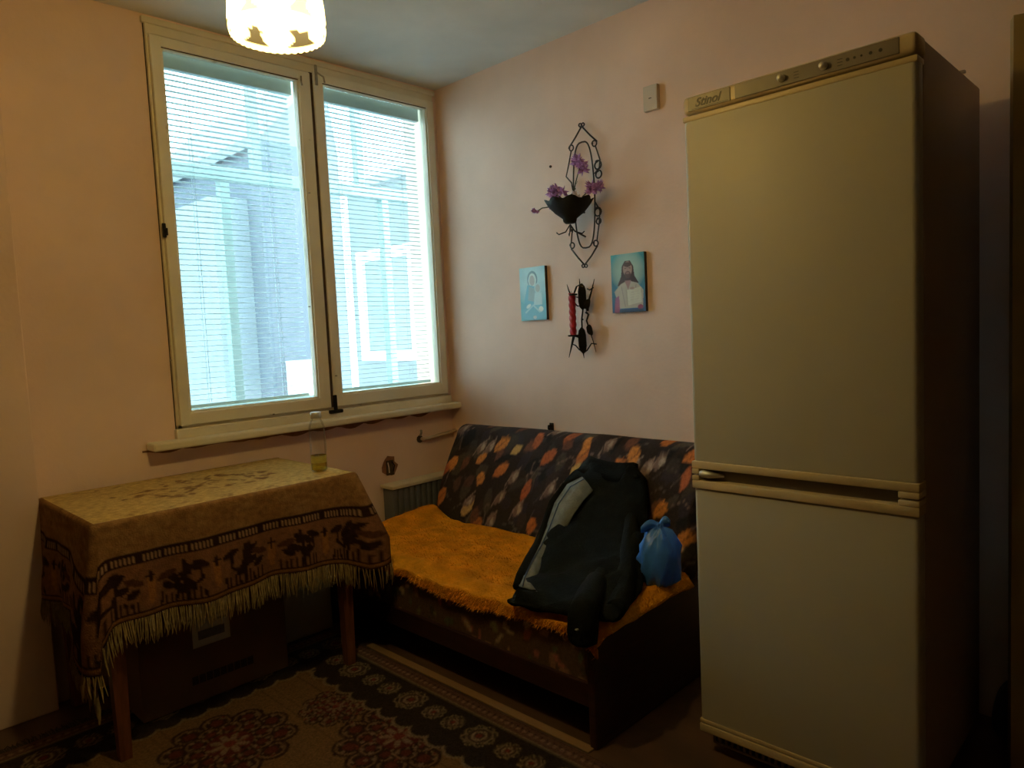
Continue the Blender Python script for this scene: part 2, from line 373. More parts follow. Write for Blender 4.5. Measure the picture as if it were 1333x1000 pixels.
MB().box(-6.2, at(294, 300, 1, 12.).x, 12.8, 16, fz, fz+.2).build('roof', M['outwall2'], far)

# ------------------------------------------------------------------ ceiling lamp
d = FW+RT*(362-666.5)/FPX+UP*(500-47)/FPX; LP = Vector(CAM+d*1.6)
lamp = tag(empty('pendant_lamp', LP), 'glowing frosted glass pendant lamp with scalloped rim below the ceiling', 'lamp')
shade_m = bpy.data.materials.new('glowing_glass_shade'); shade_m.use_nodes = True
nt = shade_m.node_tree; N = nt.nodes; L = nt.links; N.remove(N['Principled BSDF'])
at_ = N.new('ShaderNodeAttribute'); at_.attribute_name = 'Col'
tl = N.new('ShaderNodeBsdfTranslucent'); df = N.new('ShaderNodeBsdfDiffuse'); tp = N.new('ShaderNodeBsdfTransparent'); tp.inputs[0].default_value = (1, .90, .70, 1)
L.new(at_.outputs['Color'], tl.inputs[0]); L.new(at_.outputs['Color'], df.inputs[0])
m1 = N.new('ShaderNodeMixShader'); m1.inputs[0].default_value = .4; L.new(tl.outputs[0], m1.inputs[1]); L.new(df.outputs[0], m1.inputs[2])
m2 = N.new('ShaderNodeMixShader'); m2.inputs[0].default_value = .45; L.new(m1.outputs[0], m2.inputs[1]); L.new(tp.outputs[0], m2.inputs[2])
L.new(m2.outputs[0], N['Material Output'].inputs[0])
prof = [(.102, 0), (.1045, .012), (.1055, .03), (.1035, .06), (.099, .10), (.092, .14), (.083, .17), (.068, .19), (.045, .198), (.022, .2)]
prof = [(r*1.0, z) for r, z in prof]
n = 120
def scal(r, z, a): return (r, z+(.0018*math.cos(40*a) if z < .005 else 0))
fine = []
for (r0_, z0_), (r1_, z1_) in zip(prof[:-1], prof[1:]):
    for t in (0, .25, .5, .75): fine.append((r0_+(r1_-r0_)*t, z0_+(z1_-z0_)*t))
fine.append(prof[-1])
sh = MB().lathe(fine, LP, n, scal).build('lamp_shade', shade_m, lamp, True)
cols = []
for v in sh.data.vertices:
    a = math.atan2(v.co.y, v.co.x); z = v.co.z
    k = mnoise.noise(Vector((math.cos(a)*2.4, math.sin(a)*2.4, z*18)))
    pat = abs((a/(2*math.pi)*6) % 1-.5) < .20+.14*k+.10*math.sin(z*130) and .012 < z < .048+.012*k
    cols.append((.035, .031, .026) if pat else (.92, .84, .70))
paint(sh, np.array(cols))
MB().lathe([(0, .205), (.024, .205), (.026, .19), (.026, .13), (.02, .128), (0, .128)], LP, 20).build('lamp_socket', M['plastic'], lamp, True)
MB().lathe([(0, .128), (.014, .126), (.016, .11), (.029, .075), (.03, .06), (.024, .042), (.012, .034), (0, .032)], LP, 20).build('bulb', emit('glowing_bulb', (1, .745, .25), BULB), lamp, True)
MB().tube([LP+Vector((0, 0, .2)), (LP.x, LP.y, H-.03)], .004, 8).build('cord', M['plastic'], lamp)
MB().lathe([(0, 0), (.045, 0), (.05, .01), (.02, .05), (0, .052)][::-1], (LP.x, LP.y, H-.052), 20, lambda r, z, a: (r, .052-z)).build('ceiling_rose', M['plastic'], lamp, True)

# ------------------------------------------------------------------ fridge
FX, FY1, FY2, FH, FBK = -.7357, -1.9082, -2.4926, 1.8832, -.142
fg = tag(empty('fridge', ((FX+FBK)/2, (FY1+FY2)/2, 0)), 'tall cream two-door fridge freezer standing beside the sofa end', 'fridge')
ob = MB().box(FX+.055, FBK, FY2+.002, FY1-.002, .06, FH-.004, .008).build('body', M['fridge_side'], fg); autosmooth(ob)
ob = MB().box(FX-.002, FX+.07, FY2, FY1, FH-.048, FH, .012, 3).build('control_housing', M['fridge_trim'], fg); autosmooth(ob)
hx = FX-.0035
def pz(px, py): return at(px, py, 0, FX)
yb0, yb1 = pz(896, 134).y, pz(951, 120).y
pan = MB().box(hx, FX, yb1, yb0, FH-.042, FH-.006, .001).build('badge_plate', M['panel'], fg)
y2a, y2b = pz(957, 120).y, pz(1171, 55).y
pan2 = MB().box(hx, FX, y2b, y2a, FH-.042, FH-.006, .001).build('control_panel', M['panel'], fg)
def text(body, size, loc, ydir, mat_, parent, name, shear=.0, offs=.0):
    cu = bpy.data.curves.new(name, 'FONT'); cu.body = body; cu.size = size; cu.extrude = .0004; cu.shear = shear; cu.align_x = 'LEFT'; cu.offset = offs
    to = bpy.data.objects.new(name, cu); COL.objects.link(to); bpy.context.view_layer.update()
    me = bpy.data.meshes.new_from_object(to.evaluated_get(bpy.context.evaluated_depsgraph_get())); bpy.data.objects.remove(to)
    vs = [Vector(loc)+Vector((0, -v.co.x, v.co.y))-Vector((v.co.z, 0, 0)) if ydir else Vector(loc)+Vector((v.co.x, -v.co.z, v.co.y)) for v in me.vertices]
    return mesh_obj(name, vs, [tuple(p_.vertices) for p_ in me.polygons], mat_, parent)
text('Stinol', .032, (hx-.0008, yb0-.022, FH-.034), True, M['panelprint'], pan, 'badge_lettering', .35, .0006)
MB().box(hx-.0006, hx, yb1+.006, yb0-.012, FH-.0395, FH-.0380).build('badge_underline', M['panelprint'], pan)
zc = FH-.024
for px in (1018, 1073):
    y = pz(px, 90).y
    MB().tube([(FX, y, zc), (hx-.004, y, zc), (hx-.005, y, zc), (hx-.014, y, zc), (hx-.016, y, zc)], [.0095, .0095, .0075, .0075, .006], 16).build('knob', M['chrome'], pan2, True)
for px, r in ((1104, .004), (1113, .003), (1122, .0025), (1134, .0038), (1147, .0042)):
    y = pz(px, 70).y; MB().tube([(FX, y, zc), (hx-.001, y, zc)], r, 12).build('indicator', M['black'] if px > 1120 else M['panelprint'], pan2)
for px in (1037, 1094):
    y = pz(px, 80).y
    for k in range(3): MB().box(hx-.0006, hx, y-.006, y+.006, zc-.009+k*.007, zc-.0075+k*.007).build('printed_scale', M['panelprint'], pan2)
hz = .8346
def door(name, z0, z1):
    d_ = MB().box(FX, FX+.05, FY2, FY1, z0, z1, .014, 4).build(name, M['fridge'], fg); autosmooth(d_, 50); return d_
d1 = door('upper_door', hz+.030, FH-.052); d2 = door('lower_door', .078, hz-.032)
MB().box(FX+.046, FX+.058, FY2+.008, FY1-.008, .085, FH-.055).build('door_gasket', M['crack'], fg)
e_ = .0025
ob = MB().box(FX-e_, FX+.05, FY2-.001, FY1+.001, FH-.068, FH-.053, .004).build('top_trim', M['fridge_trim'], d1); autosmooth(ob)
def trim_with_slot(z0, z1, s0, s1, par, nm):    # trim strip notched where the grip slot runs
    ya, yb = FY1-.022, FY2+.045
    b = MB()
    if s1 >= z1-1e-6:     # slot at the top of the strip
        b.box(FX-e_-.004, FX+.05, FY2-.001, FY1+.001, z0, s0, .003).box(FX-e_-.004, FX+.05, ya, FY1+.001, s0, z1, .003).box(FX-e_-.004, FX+.05, FY2-.001, yb, s0, z1, .003)
    else:
        b.box(FX-e_-.004, FX+.05, FY2-.001, FY1+.001, s1, z1, .003).box(FX-e_-.004, FX+.05, ya, FY1+.001, z0, s1, .003).box(FX-e_-.004, FX+.05, FY2-.001, yb, z0, s1, .003)
    t_ = b.build(nm, M['fridge_trim'], par); autosmooth(t_); return t_
t1 = trim_with_slot(hz+.001, hz+.038, hz+.001, hz+.017, d1, 'handle_trim')
t2 = trim_with_slot(hz-.040, hz-.003, hz-.017, hz-.003, d2, 'handle_trim')
MB().box(FX+.022, FX+.05, FY2+.02, FY1-.015, hz-.018, hz+.018).build('grip_recess', M['panel'], d2)
MB().tube([(FX-.001, FY1-.024, hz+.004), (FX-.003, FY1-.03, hz+.004), (FX-.002, FY1-.05, hz+.002), (FX+.012, FY1-.09, hz)], [.006, .011, .010, .004], 12).build('grip_end_cap', M['chrome'], d2, True)
ob = MB().box(FX-e_-.002, FX+.05, FY2-.001, FY1+.001, .070, .094, .004).box(FX-e_, FX+.05, FY2-.0005, FY1+.0005, .096, .108, .003).build('bottom_trim', M['fridge_trim'], d2); autosmooth(ob)
MB().box(FX+.05, FX+.056, FY2+.03, FY1-.03, .03, .066).build('grille_back', M['black'], fg)
MB().box(FX+.034, FX+.05, FY2+.02, FY1-.02, .022, .030, .002).box(FX+.034, FX+.05, FY2+.02, FY1-.02, .062, .070, .002).build('grille_frame', M['panel'], fg)
gs = None
for k in range(29):
    y = FY1-.024-k*.0187
    if gs is None: gs = MB().box(FX+.036, FX+.05, y-.004, y+.004, .028, .064).build('grille_bar', M['panel'], fg); y0_ = y
    else: clone(gs, (0, y-y0_, 0))
for y in (FY1-.05, FY2+.05):
    for x in (FX+.09, FBK-.05): MB().lathe([(0, .062), (.012, .062), (.012, .014), (.022, .012), (.022, 0), (0, 0)], (x, y, 0), 14).build('foot', M['black'], fg)
MB().box(FBK, FBK+.02, FY2+.05, FY1-.05, .25, 1.75).build('condenser_panel', M['black'], fg)
MB().box(FBK-.18, FBK-.165, FY2+.0005, FY2+.012, FH-.002, FH+.004).build('hinge_cap', M['fridge_side'], fg)

# ------------------------------------------------------------------ table
TX0, TX1, TY0, TY1, TZ = -1.951, -1.041, -.030, -.655, .755
tb = tag(empty('table', ((TX0+TX1)/2, (TY0+TY1)/2, 0)), 'red-brown wooden table with square legs under the patterned cloth', 'table')
MB().box(TX0+.012, TX1-.012, TY1+.012, TY0-.008, TZ-.022, TZ, .003).build('tabletop', M['wood'], tb)
def leg(x, y):
    S = []
    for z, r in ((.0105, .017), (.70, .026), (TZ-.022, .026)): S.append([(x-r, y-r, z), (x+r, y-r, z), (x+r, y+r, z), (x-r, y+r, z)])
    MB().loft(S).build('leg', M['wood'], tb)
for x in (TX0+.052, TX1-.052):
    for y in (TY1+.062, TY0-.06): leg(x, y)
for y in (TY1+.062, TY0-.06): MB().box(TX0+.07, TX1-.07, y-.01, y+.01, TZ-.10, TZ-.022).build('apron', M['wood'], tb)
for x in (TX0+.052, TX1-.052): MB().box(x-.01, x+.01, TY1+.08, TY0-.08, TZ-.10, TZ-.022).build('apron', M['wood'], tb)

# ---- tablecloth
GOLD = (.50, .345, .125); TAN = (.25, .13, .05); BRN = (.08, .03, .015); DKB = (.028, .011, .009); ORG_ = (.30, .13, .035)
W_, D_ = TX1-TX0, TY0-TY1
top_c = Canvas(W_, D_, .004, GOLD)
rnd = random.Random(3)
for k in range(70):
    a = rnd.uniform(0, 6.28); r = rnd.random()**.5; cx = W_*.47+math.cos(a)*r*.30; cy = D_*.52+math.sin(a)*r*.15
    top_c.ell(cx, cy, rnd.uniform(.012, .035), rnd.uniform(.006, .015), (.16, .075, .03), rnd.uniform(0, 3), .7)
for k in range(40):
    top_c.ell(rnd.uniform(.02, W_-.02), rnd.choice([rnd.uniform(.03, .08), D_-rnd.uniform(.03, .08)]), rnd.uniform(.01, .025), .008, (.27, .16, .06), rnd.uniform(0, 3), .6)
for k in range(900): top_c.ell(rnd.uniform(0, W_), rnd.uniform(0, D_), rnd.uniform(.004, .012), .003, (.35, .23, .08) if k % 2 else (.48, .35, .14), rnd.uniform(0, 3), .5)
HG = .315
LEN = 2*(W_+D_)+.4
sk = Canvas(LEN, HG, .003, TAN)
for k in range(500): sk.ell(rnd.uniform(0, LEN), rnd.uniform(0, .12), rnd.uniform(.01, .04), .008, (.20, .095, .035) if k % 2 else (.29, .16, .065), rnd.uniform(-.3, .3), .5)
sk.rect(0, LEN, .108, .146, DKB)
for k in range(int(LEN/.013)): sk.rect(k*.013, k*.013+.005, .120, .138, (.33, .19, .10))
sk.rect(0, LEN, .146, HG, (.20, .09, .042))
u = 0; kk = 0
while u < LEN:
    sg = 1 if kk % 2 else -1
    c = u+.1
    for j in range(9): sk.ell(c+rnd.uniform(-.03, .03), .215+rnd.uniform(-.045, .04), rnd.uniform(.012, .028), rnd.uniform(.007, .013), DKB, sg*.5+rnd.uniform(-.7, .7))
    sk.line([(c, .165), (c+.008*sg, .29)], .012, DKB)
    sk.line([(c+sg*.045, .175), (c+sg*.05, .23), (c+sg*.02, .25)], .010, DKB)
    sk.ell(c+sg*.05, .185, .028, .012, DKB, sg*.4); sk.ell(c-sg*.05, .20, .030, .011, BRN, -sg*.3)
    sk.ell(c-sg*.045, .235, .022, .012, DKB, sg*.6)
    sk.ell(c+.1, .225, .014, .05, ORG_, 0, .85); sk.ell(c+.1, .19, .006, .02, DKB); sk.rect(c+.085, c+.115, .185, .190, DKB)
    for j in range(9):
        x = c-.07+j*.016; sk.line([(x, .292), (x+rnd.uniform(-.004, .004), .262+rnd.uniform(-.008, .008))], .007, DKB)
    u += .2; kk += 1
sk.rect(0, LEN, .292, HG, DKB); sk.rect(0, LEN, .299, .304, ORG_)
# perimeter of the rounded table outline
R0 = .02
def perim():
    pts = []
    def arc(cx, cy, a0):
        for k in range(13):
            a = math.radians(a0+90*k/12); pts.append((cx+R0*math.cos(a), cy+R0*math.sin(a), math.cos(a), math.sin(a), abs(math.sin(2*math.radians(90*k/12)))**.7))
    def side(x0, y0, x1, y1, nx, ny):
        L_ = math.hypot(x1-x0, y1-y0); n_ = int(L_/.006)
        for k in range(1, n_): t = k/n_; pts.append((x0+(x1-x0)*t, y0+(y1-y0)*t, nx, ny, 0.))
    x0, x1, y0, y1 = TX0, TX1, TY1, TY0
    arc(x0+R0, y0+R0, 180); side(x0+R0, y0, x1-R0, y0, 0, -1); arc(x1-R0, y0+R0, 270); side(x1, y0+R0, x1, y1-R0, 1, 0)
    arc(x1-R0, y1-R0, 0); side(x1-R0, y1, x0+R0, y1, 0, 1); arc(x0+R0, y1-R0, 90); side(x0, y1-R0, x0, y0+R0, -1, 0)
    return pts
PP = perim(); NP = len(PP)
corners = [(TX0, TY1), (TX1, TY1)]
def skirt(i, v):
    x, y, nx, ny, cn = PP[i]
    back = ny > .3
    cf = 0.; cl = 0.
    for (qx, qy), amt, tip in zip(corners, (.028, .115), (.12, .05)):
        dd = math.hypot(x-qx, y-qy); cf += amt*math.exp(-(dd/.035)**2); cl += tip*math.exp(-(dd/(.012 if ny < -.9 and qx < -1.5 else .085))**2)
        if y > TY1+.03 and qx < -1.5 and x < TX0+.01: cl += tip*1.2*math.exp(-((dd-.09)/.10)**2)
    per = i*.006
    if back: fl, ln, rip = .0, .06, 0
    else:
        fl = .008+cf; ln = HG+cl
        fade = min(1., max(0, (-.06-y)/.12)) if ny > -.3 else 1.
        rip = (.013*math.sin(per*19)+.010*math.sin(per*37+1.))*fade
        if x < TX0+.015: rip += .012*fade
    e = v*v*(3-2*v)
    off = (fl*min(1, v*1.35)+rip*e)
    if x > TX1-.03 and ny > -.9 and not back: off = max(off, .0)
    z = TZ+.0065-ln*v
    if v < .045: q = v/.045; off += -.012*(1-math.sin(q*math.pi/2)); z = TZ+.0065-ln*.045*(1-math.cos(q*math.pi/2))
    return Vector((x+nx*off, y+ny*off, z+(.006*math.sin(per*13)*v if not back else 0)))
NVv = 60; verts = []; cols = []; faces = []
vv = [k/NVv for k in range(NVv+1)]
us = np.array([i*.006 for i in range(NP)])
for v in vv:
    for i in range(NP): verts.append(skirt(i, v))
    cols.append(sk.sample((us) % LEN, np.full(NP, v*HG)))
for j in range(NVv):
    for i in range(NP): faces.append((j*NP+i, j*NP+(i+1) % NP, (j+1)*NP+(i+1) % NP, (j+1)*NP+i))
b0 = len(verts); nx_, ny_ = 150, 100; tv = []
for j in range(ny_+1):
    for i in range(nx_+1):
        uu = .012+(W_-.024)*i/nx_; v_ = .012+(D_-.024)*j/ny_
        verts.append(Vector((TX0+uu, TY1+v_, TZ+.0065+.0018*mnoise.noise(Vector((uu*9, v_*9, 0)))))); tv.append((uu, v_))
tv = np.array(tv); cols.append(top_c.sample(tv[:, 0], tv[:, 1]))
for j in range(ny_):
    for i in range(nx_): faces.append((b0+j*(nx_+1)+i, b0+j*(nx_+1)+i+1, b0+(j+1)*(nx_+1)+i+1, b0+(j+1)*(nx_+1)+i))
tc_ = tag(empty('tablecloth', ((TX0+TX1)/2, (TY0+TY1)/2, TZ)), 'gold and brown woven tablecloth with cream fringe over the table', 'tablecloth')
ob = mesh_obj('cloth', verts, faces, M['cloth'], tc_, True); paint(ob, np.concatenate(cols))
fb = MB(); rnd = random.Random(5)
for i in range(NP):
    if PP[i][3] > .3: continue
    p0 = skirt(i, 1.); nx, ny = PP[i][2], PP[i][3]; tx, ty = -ny, nx
    for q in range(2):
        l_ = rnd.uniform(.055, .085); sw = rnd.uniform(-.012, .012); ow = rnd.uniform(-.006, .008); w_ = .0017
        s0 = p0+Vector((tx, ty, 0))*rnd.uniform(-.003, .003)
        m_ = s0+Vector((tx*sw*.4+nx*ow, ty*sw*.4+ny*ow, -l_*.55)); e2 = s0+Vector((tx*sw+nx*ow*.6, ty*sw+ny*ow*.6, -l_))
        fb.tube([s0+Vector((0, 0, .004)), m_, e2], [w_, w_*1.2, w_*.5], 3, False)
ob = fb.build('fringe', M['fringe'], tc_); ob['kind'] = 'stuff'

# ---- bottle
bp_ = at(416, 613, 2, TZ+.0075)
bt = tag(empty('water_bottle', bp_), 'clear glass bottle with steel cap and yellowish liquid on the table', 'bottle')
k = .031
MB().lathe([(0, .004), (k*.85, .0), (k, .006), (k, .16), (k*.98, .172), (k*.80, .190), (.019, .200), (.018, .206), (.018, .214)], bp_, 32).build('bottle_body', M['bottle'], bt, True)
MB().lathe([(0, .006), (k*.92, .006), (k*.94, .062), (0, .062)], bp_, 32).build('liquid', M['water'], bt, True)
MB().lathe([(k*.95, .034), (k*.955, .036), (k*.955, .060), (k*.95, .062)], bp_, 32).build('lemon_slice_band', mat('lemon_yellow', (.62, .50, .10), .5, .2, 40), bt, True)
ob = MB().lathe([(0, .206), (.0205, .206), (.021, .208), (.021, .226), (.019, .229), (0, .229)], bp_, 32).build('cap', M['cap'], bt, True); autosmooth(ob, 40)
MB().tube([bp_+Vector((k, 0, .16)), bp_+Vector((k+.004, 0, .12)), bp_+Vector((k+.006, .0, .075)), bp_+Vector((k+.002, .0, .07))], .0012, 5).build('loop_cord', M['paper'], bt)

# ---- cartons under the table
def carton(x0, x1, y0, y1, h, m, lab):
    c = tag(empty('cardboard_box', ((x0+x1)/2, (y0+y1)/2, .012)), lab, 'box')
    MB().box(x0, x1, y0, y1, .012, h, .003).build('box_body', M[m], c)
    ym = (y0+y1)/2
    MB().box(x0+.002, x1-.002, y0+.002, ym-.001, h, h+.004).build('flap', M[m], c); MB().box(x0+.002, x1-.002, ym+.001, y1-.002, h, h+.004).build('flap', M[m], c)
    MB().box(x0, x1, ym-.025, ym+.025, h+.004, h+.0045).build('packing_tape', M['paper'] if m == 'carton2' else M['carton2'], c)
    return c
bx = carton(-1.79, -1.262, -.43, -.13, .36, 'carton', 'brown cardboard box with white label under the table')
def onbox(px, py): return at(px, py, 1, -.431)
a, b_ = onbox(247, 790), onbox(300, 827)
lb = MB().box(a.x, b_.x, -.4315, -.430, b_.z-.005, a.z+.06).build('shipping_label', M['paper'], bx)
MB().box(a.x+.02, b_.x-.02, -.4322, -.4315, b_.z+.02, b_.z+.052).build('label_print', M['paperprint'], lb)
for k in range(3): MB().box(b_.x-.055, b_.x-.012, -.4322, -.4315, b_.z+.075+k*.018, b_.z+.083+k*.018).build('label_print', M['paperprint'], lb)
a, b_ = onbox(251, 893), onbox(331, 859)
for k in range(9):
    t0, t1 = k/9, (k+.86)/9; x0, x1 = a.x+(b_.x-a.x)*t0, a.x+(b_.x-a.x)*t1; zz = a.z*(1-t0)+b_.z*t0
    MB().box(x0, x1, -.4315, -.4298, .078, .108).build('printed_letter', M['cartonprint'], bx)
carton(-1.25, -.945, -.232, -.125, .34, 'carton2', 'pale grey carton standing against the wall behind the table leg')

# ------------------------------------------------------------------ carpet
CX1, CX0, CY1, CY0 = -.965, -2.95, -.245, -3.3
cw, ch = CX1-CX0, CY1-CY0
FT = (.17, .095, .042)
cp = Canvas(cw, ch, .004, FT)
rnd = random.Random(11)
# u runs left from the sofa-side edge, v runs from the window-side edge into the room
for k in range(int(cw/.035)): cp.line([(k*.035, 0), (k*.035, ch)], .0035, (.11, .058, .026))
def rosette(cx, cy, r):
    for k in range(10):
        a = k*math.pi/5
        for q, rr in ((.78, .27), (.5, .22)):
            x, y = cx+math.cos(a+q)*r*q, cy+math.sin(a+q)*r*q
            cp.ell(x, y, rr*r, rr*r, (.035, .018, .015)); cp.ell(x, y, rr*r*.80, rr*r*.80, (.17, .095, .05), ring=.66); cp.ell(x, y, rr*r*.38, rr*r*.38, (.10, .024, .02))
            for j in range(4): cp.ell(x+math.cos(j*1.57+a)*rr*r*.58, y+math.sin(j*1.57+a)*rr*r*.58, .007, .007, (.19, .12, .07))
    cp.ell(cx, cy, r*.36, r*.36, (.09, .02, .02)); 
    for k in range(8): a = k*math.pi/4; cp.ell(cx+math.cos(a)*r*.2, cy+math.sin(a)*r*.2, r*.12, r*.05, (.20, .13, .08), a)
    cp.ell(cx, cy, r*.1, r*.1, (.15, .03, .025))
    for k in range(60):
        a = rnd.uniform(0, 6.28); q = rnd.random()**.5*r*.95; cp.ell(cx+math.cos(a)*q, cy+math.sin(a)*q, .006, .006, rnd.choice([(.15, .035, .025), (.20, .13, .07), (.03, .018, .016)]))
def f2uv(px, py): p_ = at(px, py, 2, .01); return CX1-p_.x, CY1-p_.y
for (px, py, r) in ((299, 968, .20), (520, 958, .20), (437, 920, .12)): rosette(*f2uv(px, py), r)
for (x, y, r) in ((.62, 1.25, .2), (.62, 1.75, .24), (1.2, 1.3, .2), (1.2, 1.85, .24), (.9, 2.4, .26), (1.5, .75, .14)): rosette(x, y, r)
DK = (.030, .020, .018); CR = (.20, .14, .08)
BW = .235
def bmap(side, s, t):        # s along the edge, t in from the edge
    return {'r': (t, s), 't': (s, t), 'l': (cw-t, s), 'b': (s, ch-t)}[side]
for side, L_ in (('r', ch), ('l', ch), ('t', cw), ('b', cw)):
    k = 0; s = 0
    while s < L_:            # scalloped inner outline
        cp.ell(*bmap(side, s, BW), .05, .05, CR); s += .085
    s = 0
    while s < L_: cp.ell(*bmap(side, s, BW-.008), .046, .046, DK); s += .085
for side, L_ in (('r', ch), ('l', ch), ('t', cw), ('b', cw)):
    for x0, x1, c in ((0, BW, DK), (0, .012, (.10, .05, .03)), (.012, .062, (.12, .06, .045)), (.062, .068, CR)):
        a = bmap(side, 0, x0); b_ = bmap(side, L_, x1)
        cp.rect(min(a[0], b_[0]), max(a[0], b_[0]), min(a[1], b_[1]), max(a[1], b_[1]), c)
    s = 0
    while s < L_:
        cp.ell(*bmap(side, s, .037), .008, .008, (.24, .14, .09)); cp.ell(*bmap(side, s+.013, .03), .005, .005, (.04, .02, .02)); s += .026
    s = .06; k = 0
    while s < L_:
        big = k % 3 == 0; r = .052 if big else .036; c = bmap(side, s, .145)
        n_ = 8
        for j in range(n_): cp.ell(c[0]+math.cos(j*6.283/n_)*r*.8, c[1]+math.sin(j*6.283/n_)*r*.8, r*.36, r*.36, CR)
        for j in range(n_): cp.ell(c[0]+math.cos(j*6.283/n_)*r*.8, c[1]+math.sin(j*6.283/n_)*r*.8, r*.24, r*.24, DK)
        cp.ell(*c, r*.85, r*.85, CR); cp.ell(*c, r*.75, r*.75, (.06, .035, .028)); cp.ell(*c, r*.5, r*.5, (.28, .19, .11), ring=.5); cp.ell(*c, r*.22, r*.22, (.16, .03, .025))
        s += .125 if big or k % 3 == 2 else .098; k += 1
cb = .007; nu, nv_ = int(cw/cb), int(ch/cb)
U, V = np.meshgrid(np.linspace(0, cw, nu), np.linspace(0, ch, nv_), indexing='ij')
Z = .010+.0012*np.sin(U*7)*np.sin(V*5)
edge = np.minimum(np.minimum(U, cw-U), np.minimum(V, ch-V)); Z = np.where(edge < 1e-6, .0005, Z)
vts = np.stack([CX1-U, CY1-V, Z], -1).reshape(-1, 3)
ii = np.arange(nu*nv_).reshape(nu, nv_)
fcs = np.stack([ii[:-1, :-1], ii[:-1, 1:], ii[1:, 1:], ii[1:, :-1]], -1).reshape(-1, 4).tolist()
rug = tag(empty('carpet', ((CX0+CX1)/2, (CY0+CY1)/2, 0)), 'oriental patterned carpet with dark floral border on the floor', 'carpet')
ob = mesh_obj('carpet_pile', vts.tolist(), fcs, M['carpet'], rug, True); paint(ob, cp.sample(U.ravel(), V.ravel()))
fb = MB(); rnd = random.Random(8)
for k in range(330):
    x = CX1-cw*k/330; l_ = rnd.uniform(.03, .06); fb.tube([(x, CY1-.004, .006), (x+rnd.uniform(-.006, .006), CY1+l_*.5, .006), (x+rnd.uniform(-.012, .012), CY1+l_, .003)], [.003, .0025, .0012], 3, False)
ob = fb.build('carpet_fringe', M['carpetfringe'], rug); ob['kind'] = 'stuff'
struct(MB().box(-.955, -.922, -1.66, -.5, 0, .006, .002).build('trim_1', mat('pale_floor_strip', (.30, .18, .09), .5, .15, 20, stretch=(1, .1, 1))))

# ------------------------------------------------------------------ sofa
SX0, SX1, SY0, SY1 = -.93, -.03, -1.672, -.155       # front, wall side, fridge end, window end
sofa = tag(empty('sofa', ((SX0+SX1)/2, (SY0+SY1)/2, 0)), 'low brown leaf-print sofa with dark wooden ends against the pink wall', 'sofa')
ST = .365
DKF = (.030, .016, .013)
sf = Canvas(1.6, .95, .004, DKF)
rnd = random.Random(21)
def leafpoly(cx, cy, l, wd, a, n=6):
    co, si = math.cos(a), math.sin(a)
    base = [(-.5, -.05), (-.2, -.42), (.15, -.5), (.5, -.12), (.42, .25), (.05, .5), (-.3, .32)]
    return [(cx+(x*l+rnd.uniform(-.006, .006))*co-(y*wd+rnd.uniform(-.006, .006))*si, cy+(x*l)*si+(y*wd)*co) for x, y in base]
for k in range(170):
    sf.poly(leafpoly(rnd.uniform(0, 1.6), rnd.uniform(0, .95), rnd.uniform(.06, .14), rnd.uniform(.04, .07), rnd.uniform(.4, 1.6)), rnd.choice([(.05, .035, .025), (.035, .022, .026), (.07, .05, .035), (.012, .008, .010), (.05, .025, .02)]))
for k in range(90):
    x, y = rnd.uniform(0, 1.6), rnd.uniform(0, .95); a = rnd.uniform(.3, 1.8); l = rnd.uniform(.05, .1)
    pts = [(x, y), (x+math.cos(a)*l, y+math.sin(a)*l), (x+math.cos(a)*l+math.cos(a-1.3)*l*.7, y+math.sin(a)*l+math.sin(a-1.3)*l*.7)]
    sf.line(pts, .004, rnd.choice([(.22, .13, .10), (.14, .10, .08), (.10, .07, .06)]))
gx = 0
for i in range(16):
    for j in range(10):
        x, y = i*.102+rnd.uniform(-.06, .06), j*.092+rnd.uniform(-.055, .055)
        q = rnd.random(); a = rnd.uniform(.5, 1.5)
        if q < .56: sf.poly(leafpoly(x, y, rnd.uniform(.07, .115), rnd.uniform(.042, .06), a), rnd.choice([(.60, .22, .045), (.52, .16, .035), (.52, .31, .10), (.42, .11, .035), (.16, .06, .035), (.10, .045, .03)]))
        elif q < .85:
            sf.poly(leafpoly(x, y, .09, .045, a), (.20, .12, .09)); sf.poly(leafpoly(x+.008, y, .045, .022, a+.3), (.42, .31, .24)); sf.line([(x-.04, y-.05), (x-.02, y), (x+.03, y+.05)], .005, (.30, .20, .16))
        if q < .35: sf.line([(x-.03, y-.03), (x+.03, y+.03)], .003, (.09, .035, .02))
# backrest: profile swept along y
prof = []
p1, p2 = Vector((-.36, .34)), Vector((-.175, .755))
for k in range(40):
    t = k/39; bul = .018*math.sin(t*math.pi); prof.append((p1.x+(p2.x-p1.x)*t-bul*.9, p1.y+(p2.y-p1.y)*t+bul*.4))
for k in range(1, 16):
    a = math.radians(155-155*k/15); prof.append((-.108+.072*math.cos(a), .735+.070*math.sin(a)))
prof += [(-.036, .6), (-.036, .34)]
cum = [0]
for a, b_ in zip(prof[:-1], prof[1:]): cum.append(cum[-1]+math.hypot(b_[0]-a[0], b_[1]-a[1]))
ny_ = 260; vts = []; uv = []; by0, by1 = SY0+.028, -.205
for i in range(ny_+1):
    y = by1+(by0-by1)*i/ny_
    ed = min(i, ny_-i)/ny_*(by1-by0); q = 1-max(0, 1-ed/.035)**2*.16
    for (x, z), c in zip(prof, cum):
        xx = -.036+(x+.036)*q; zz = .34+(z-.34)*(1-(1-q)*.35)
        vts.append((xx, y, zz+.004*mnoise.noise(Vector((x*6, y*5, z*6))))); uv.append((by1-y, c))
npf = len(prof)
fcs = [(i*npf+j, (i+1)*npf+j, (i+1)*npf+j+1, i*npf+j+1) for i in range(ny_) for j in range(npf-1)]
fcs += [tuple(range(npf)), tuple(ny_*npf+j for j in range(npf))[::-1]]
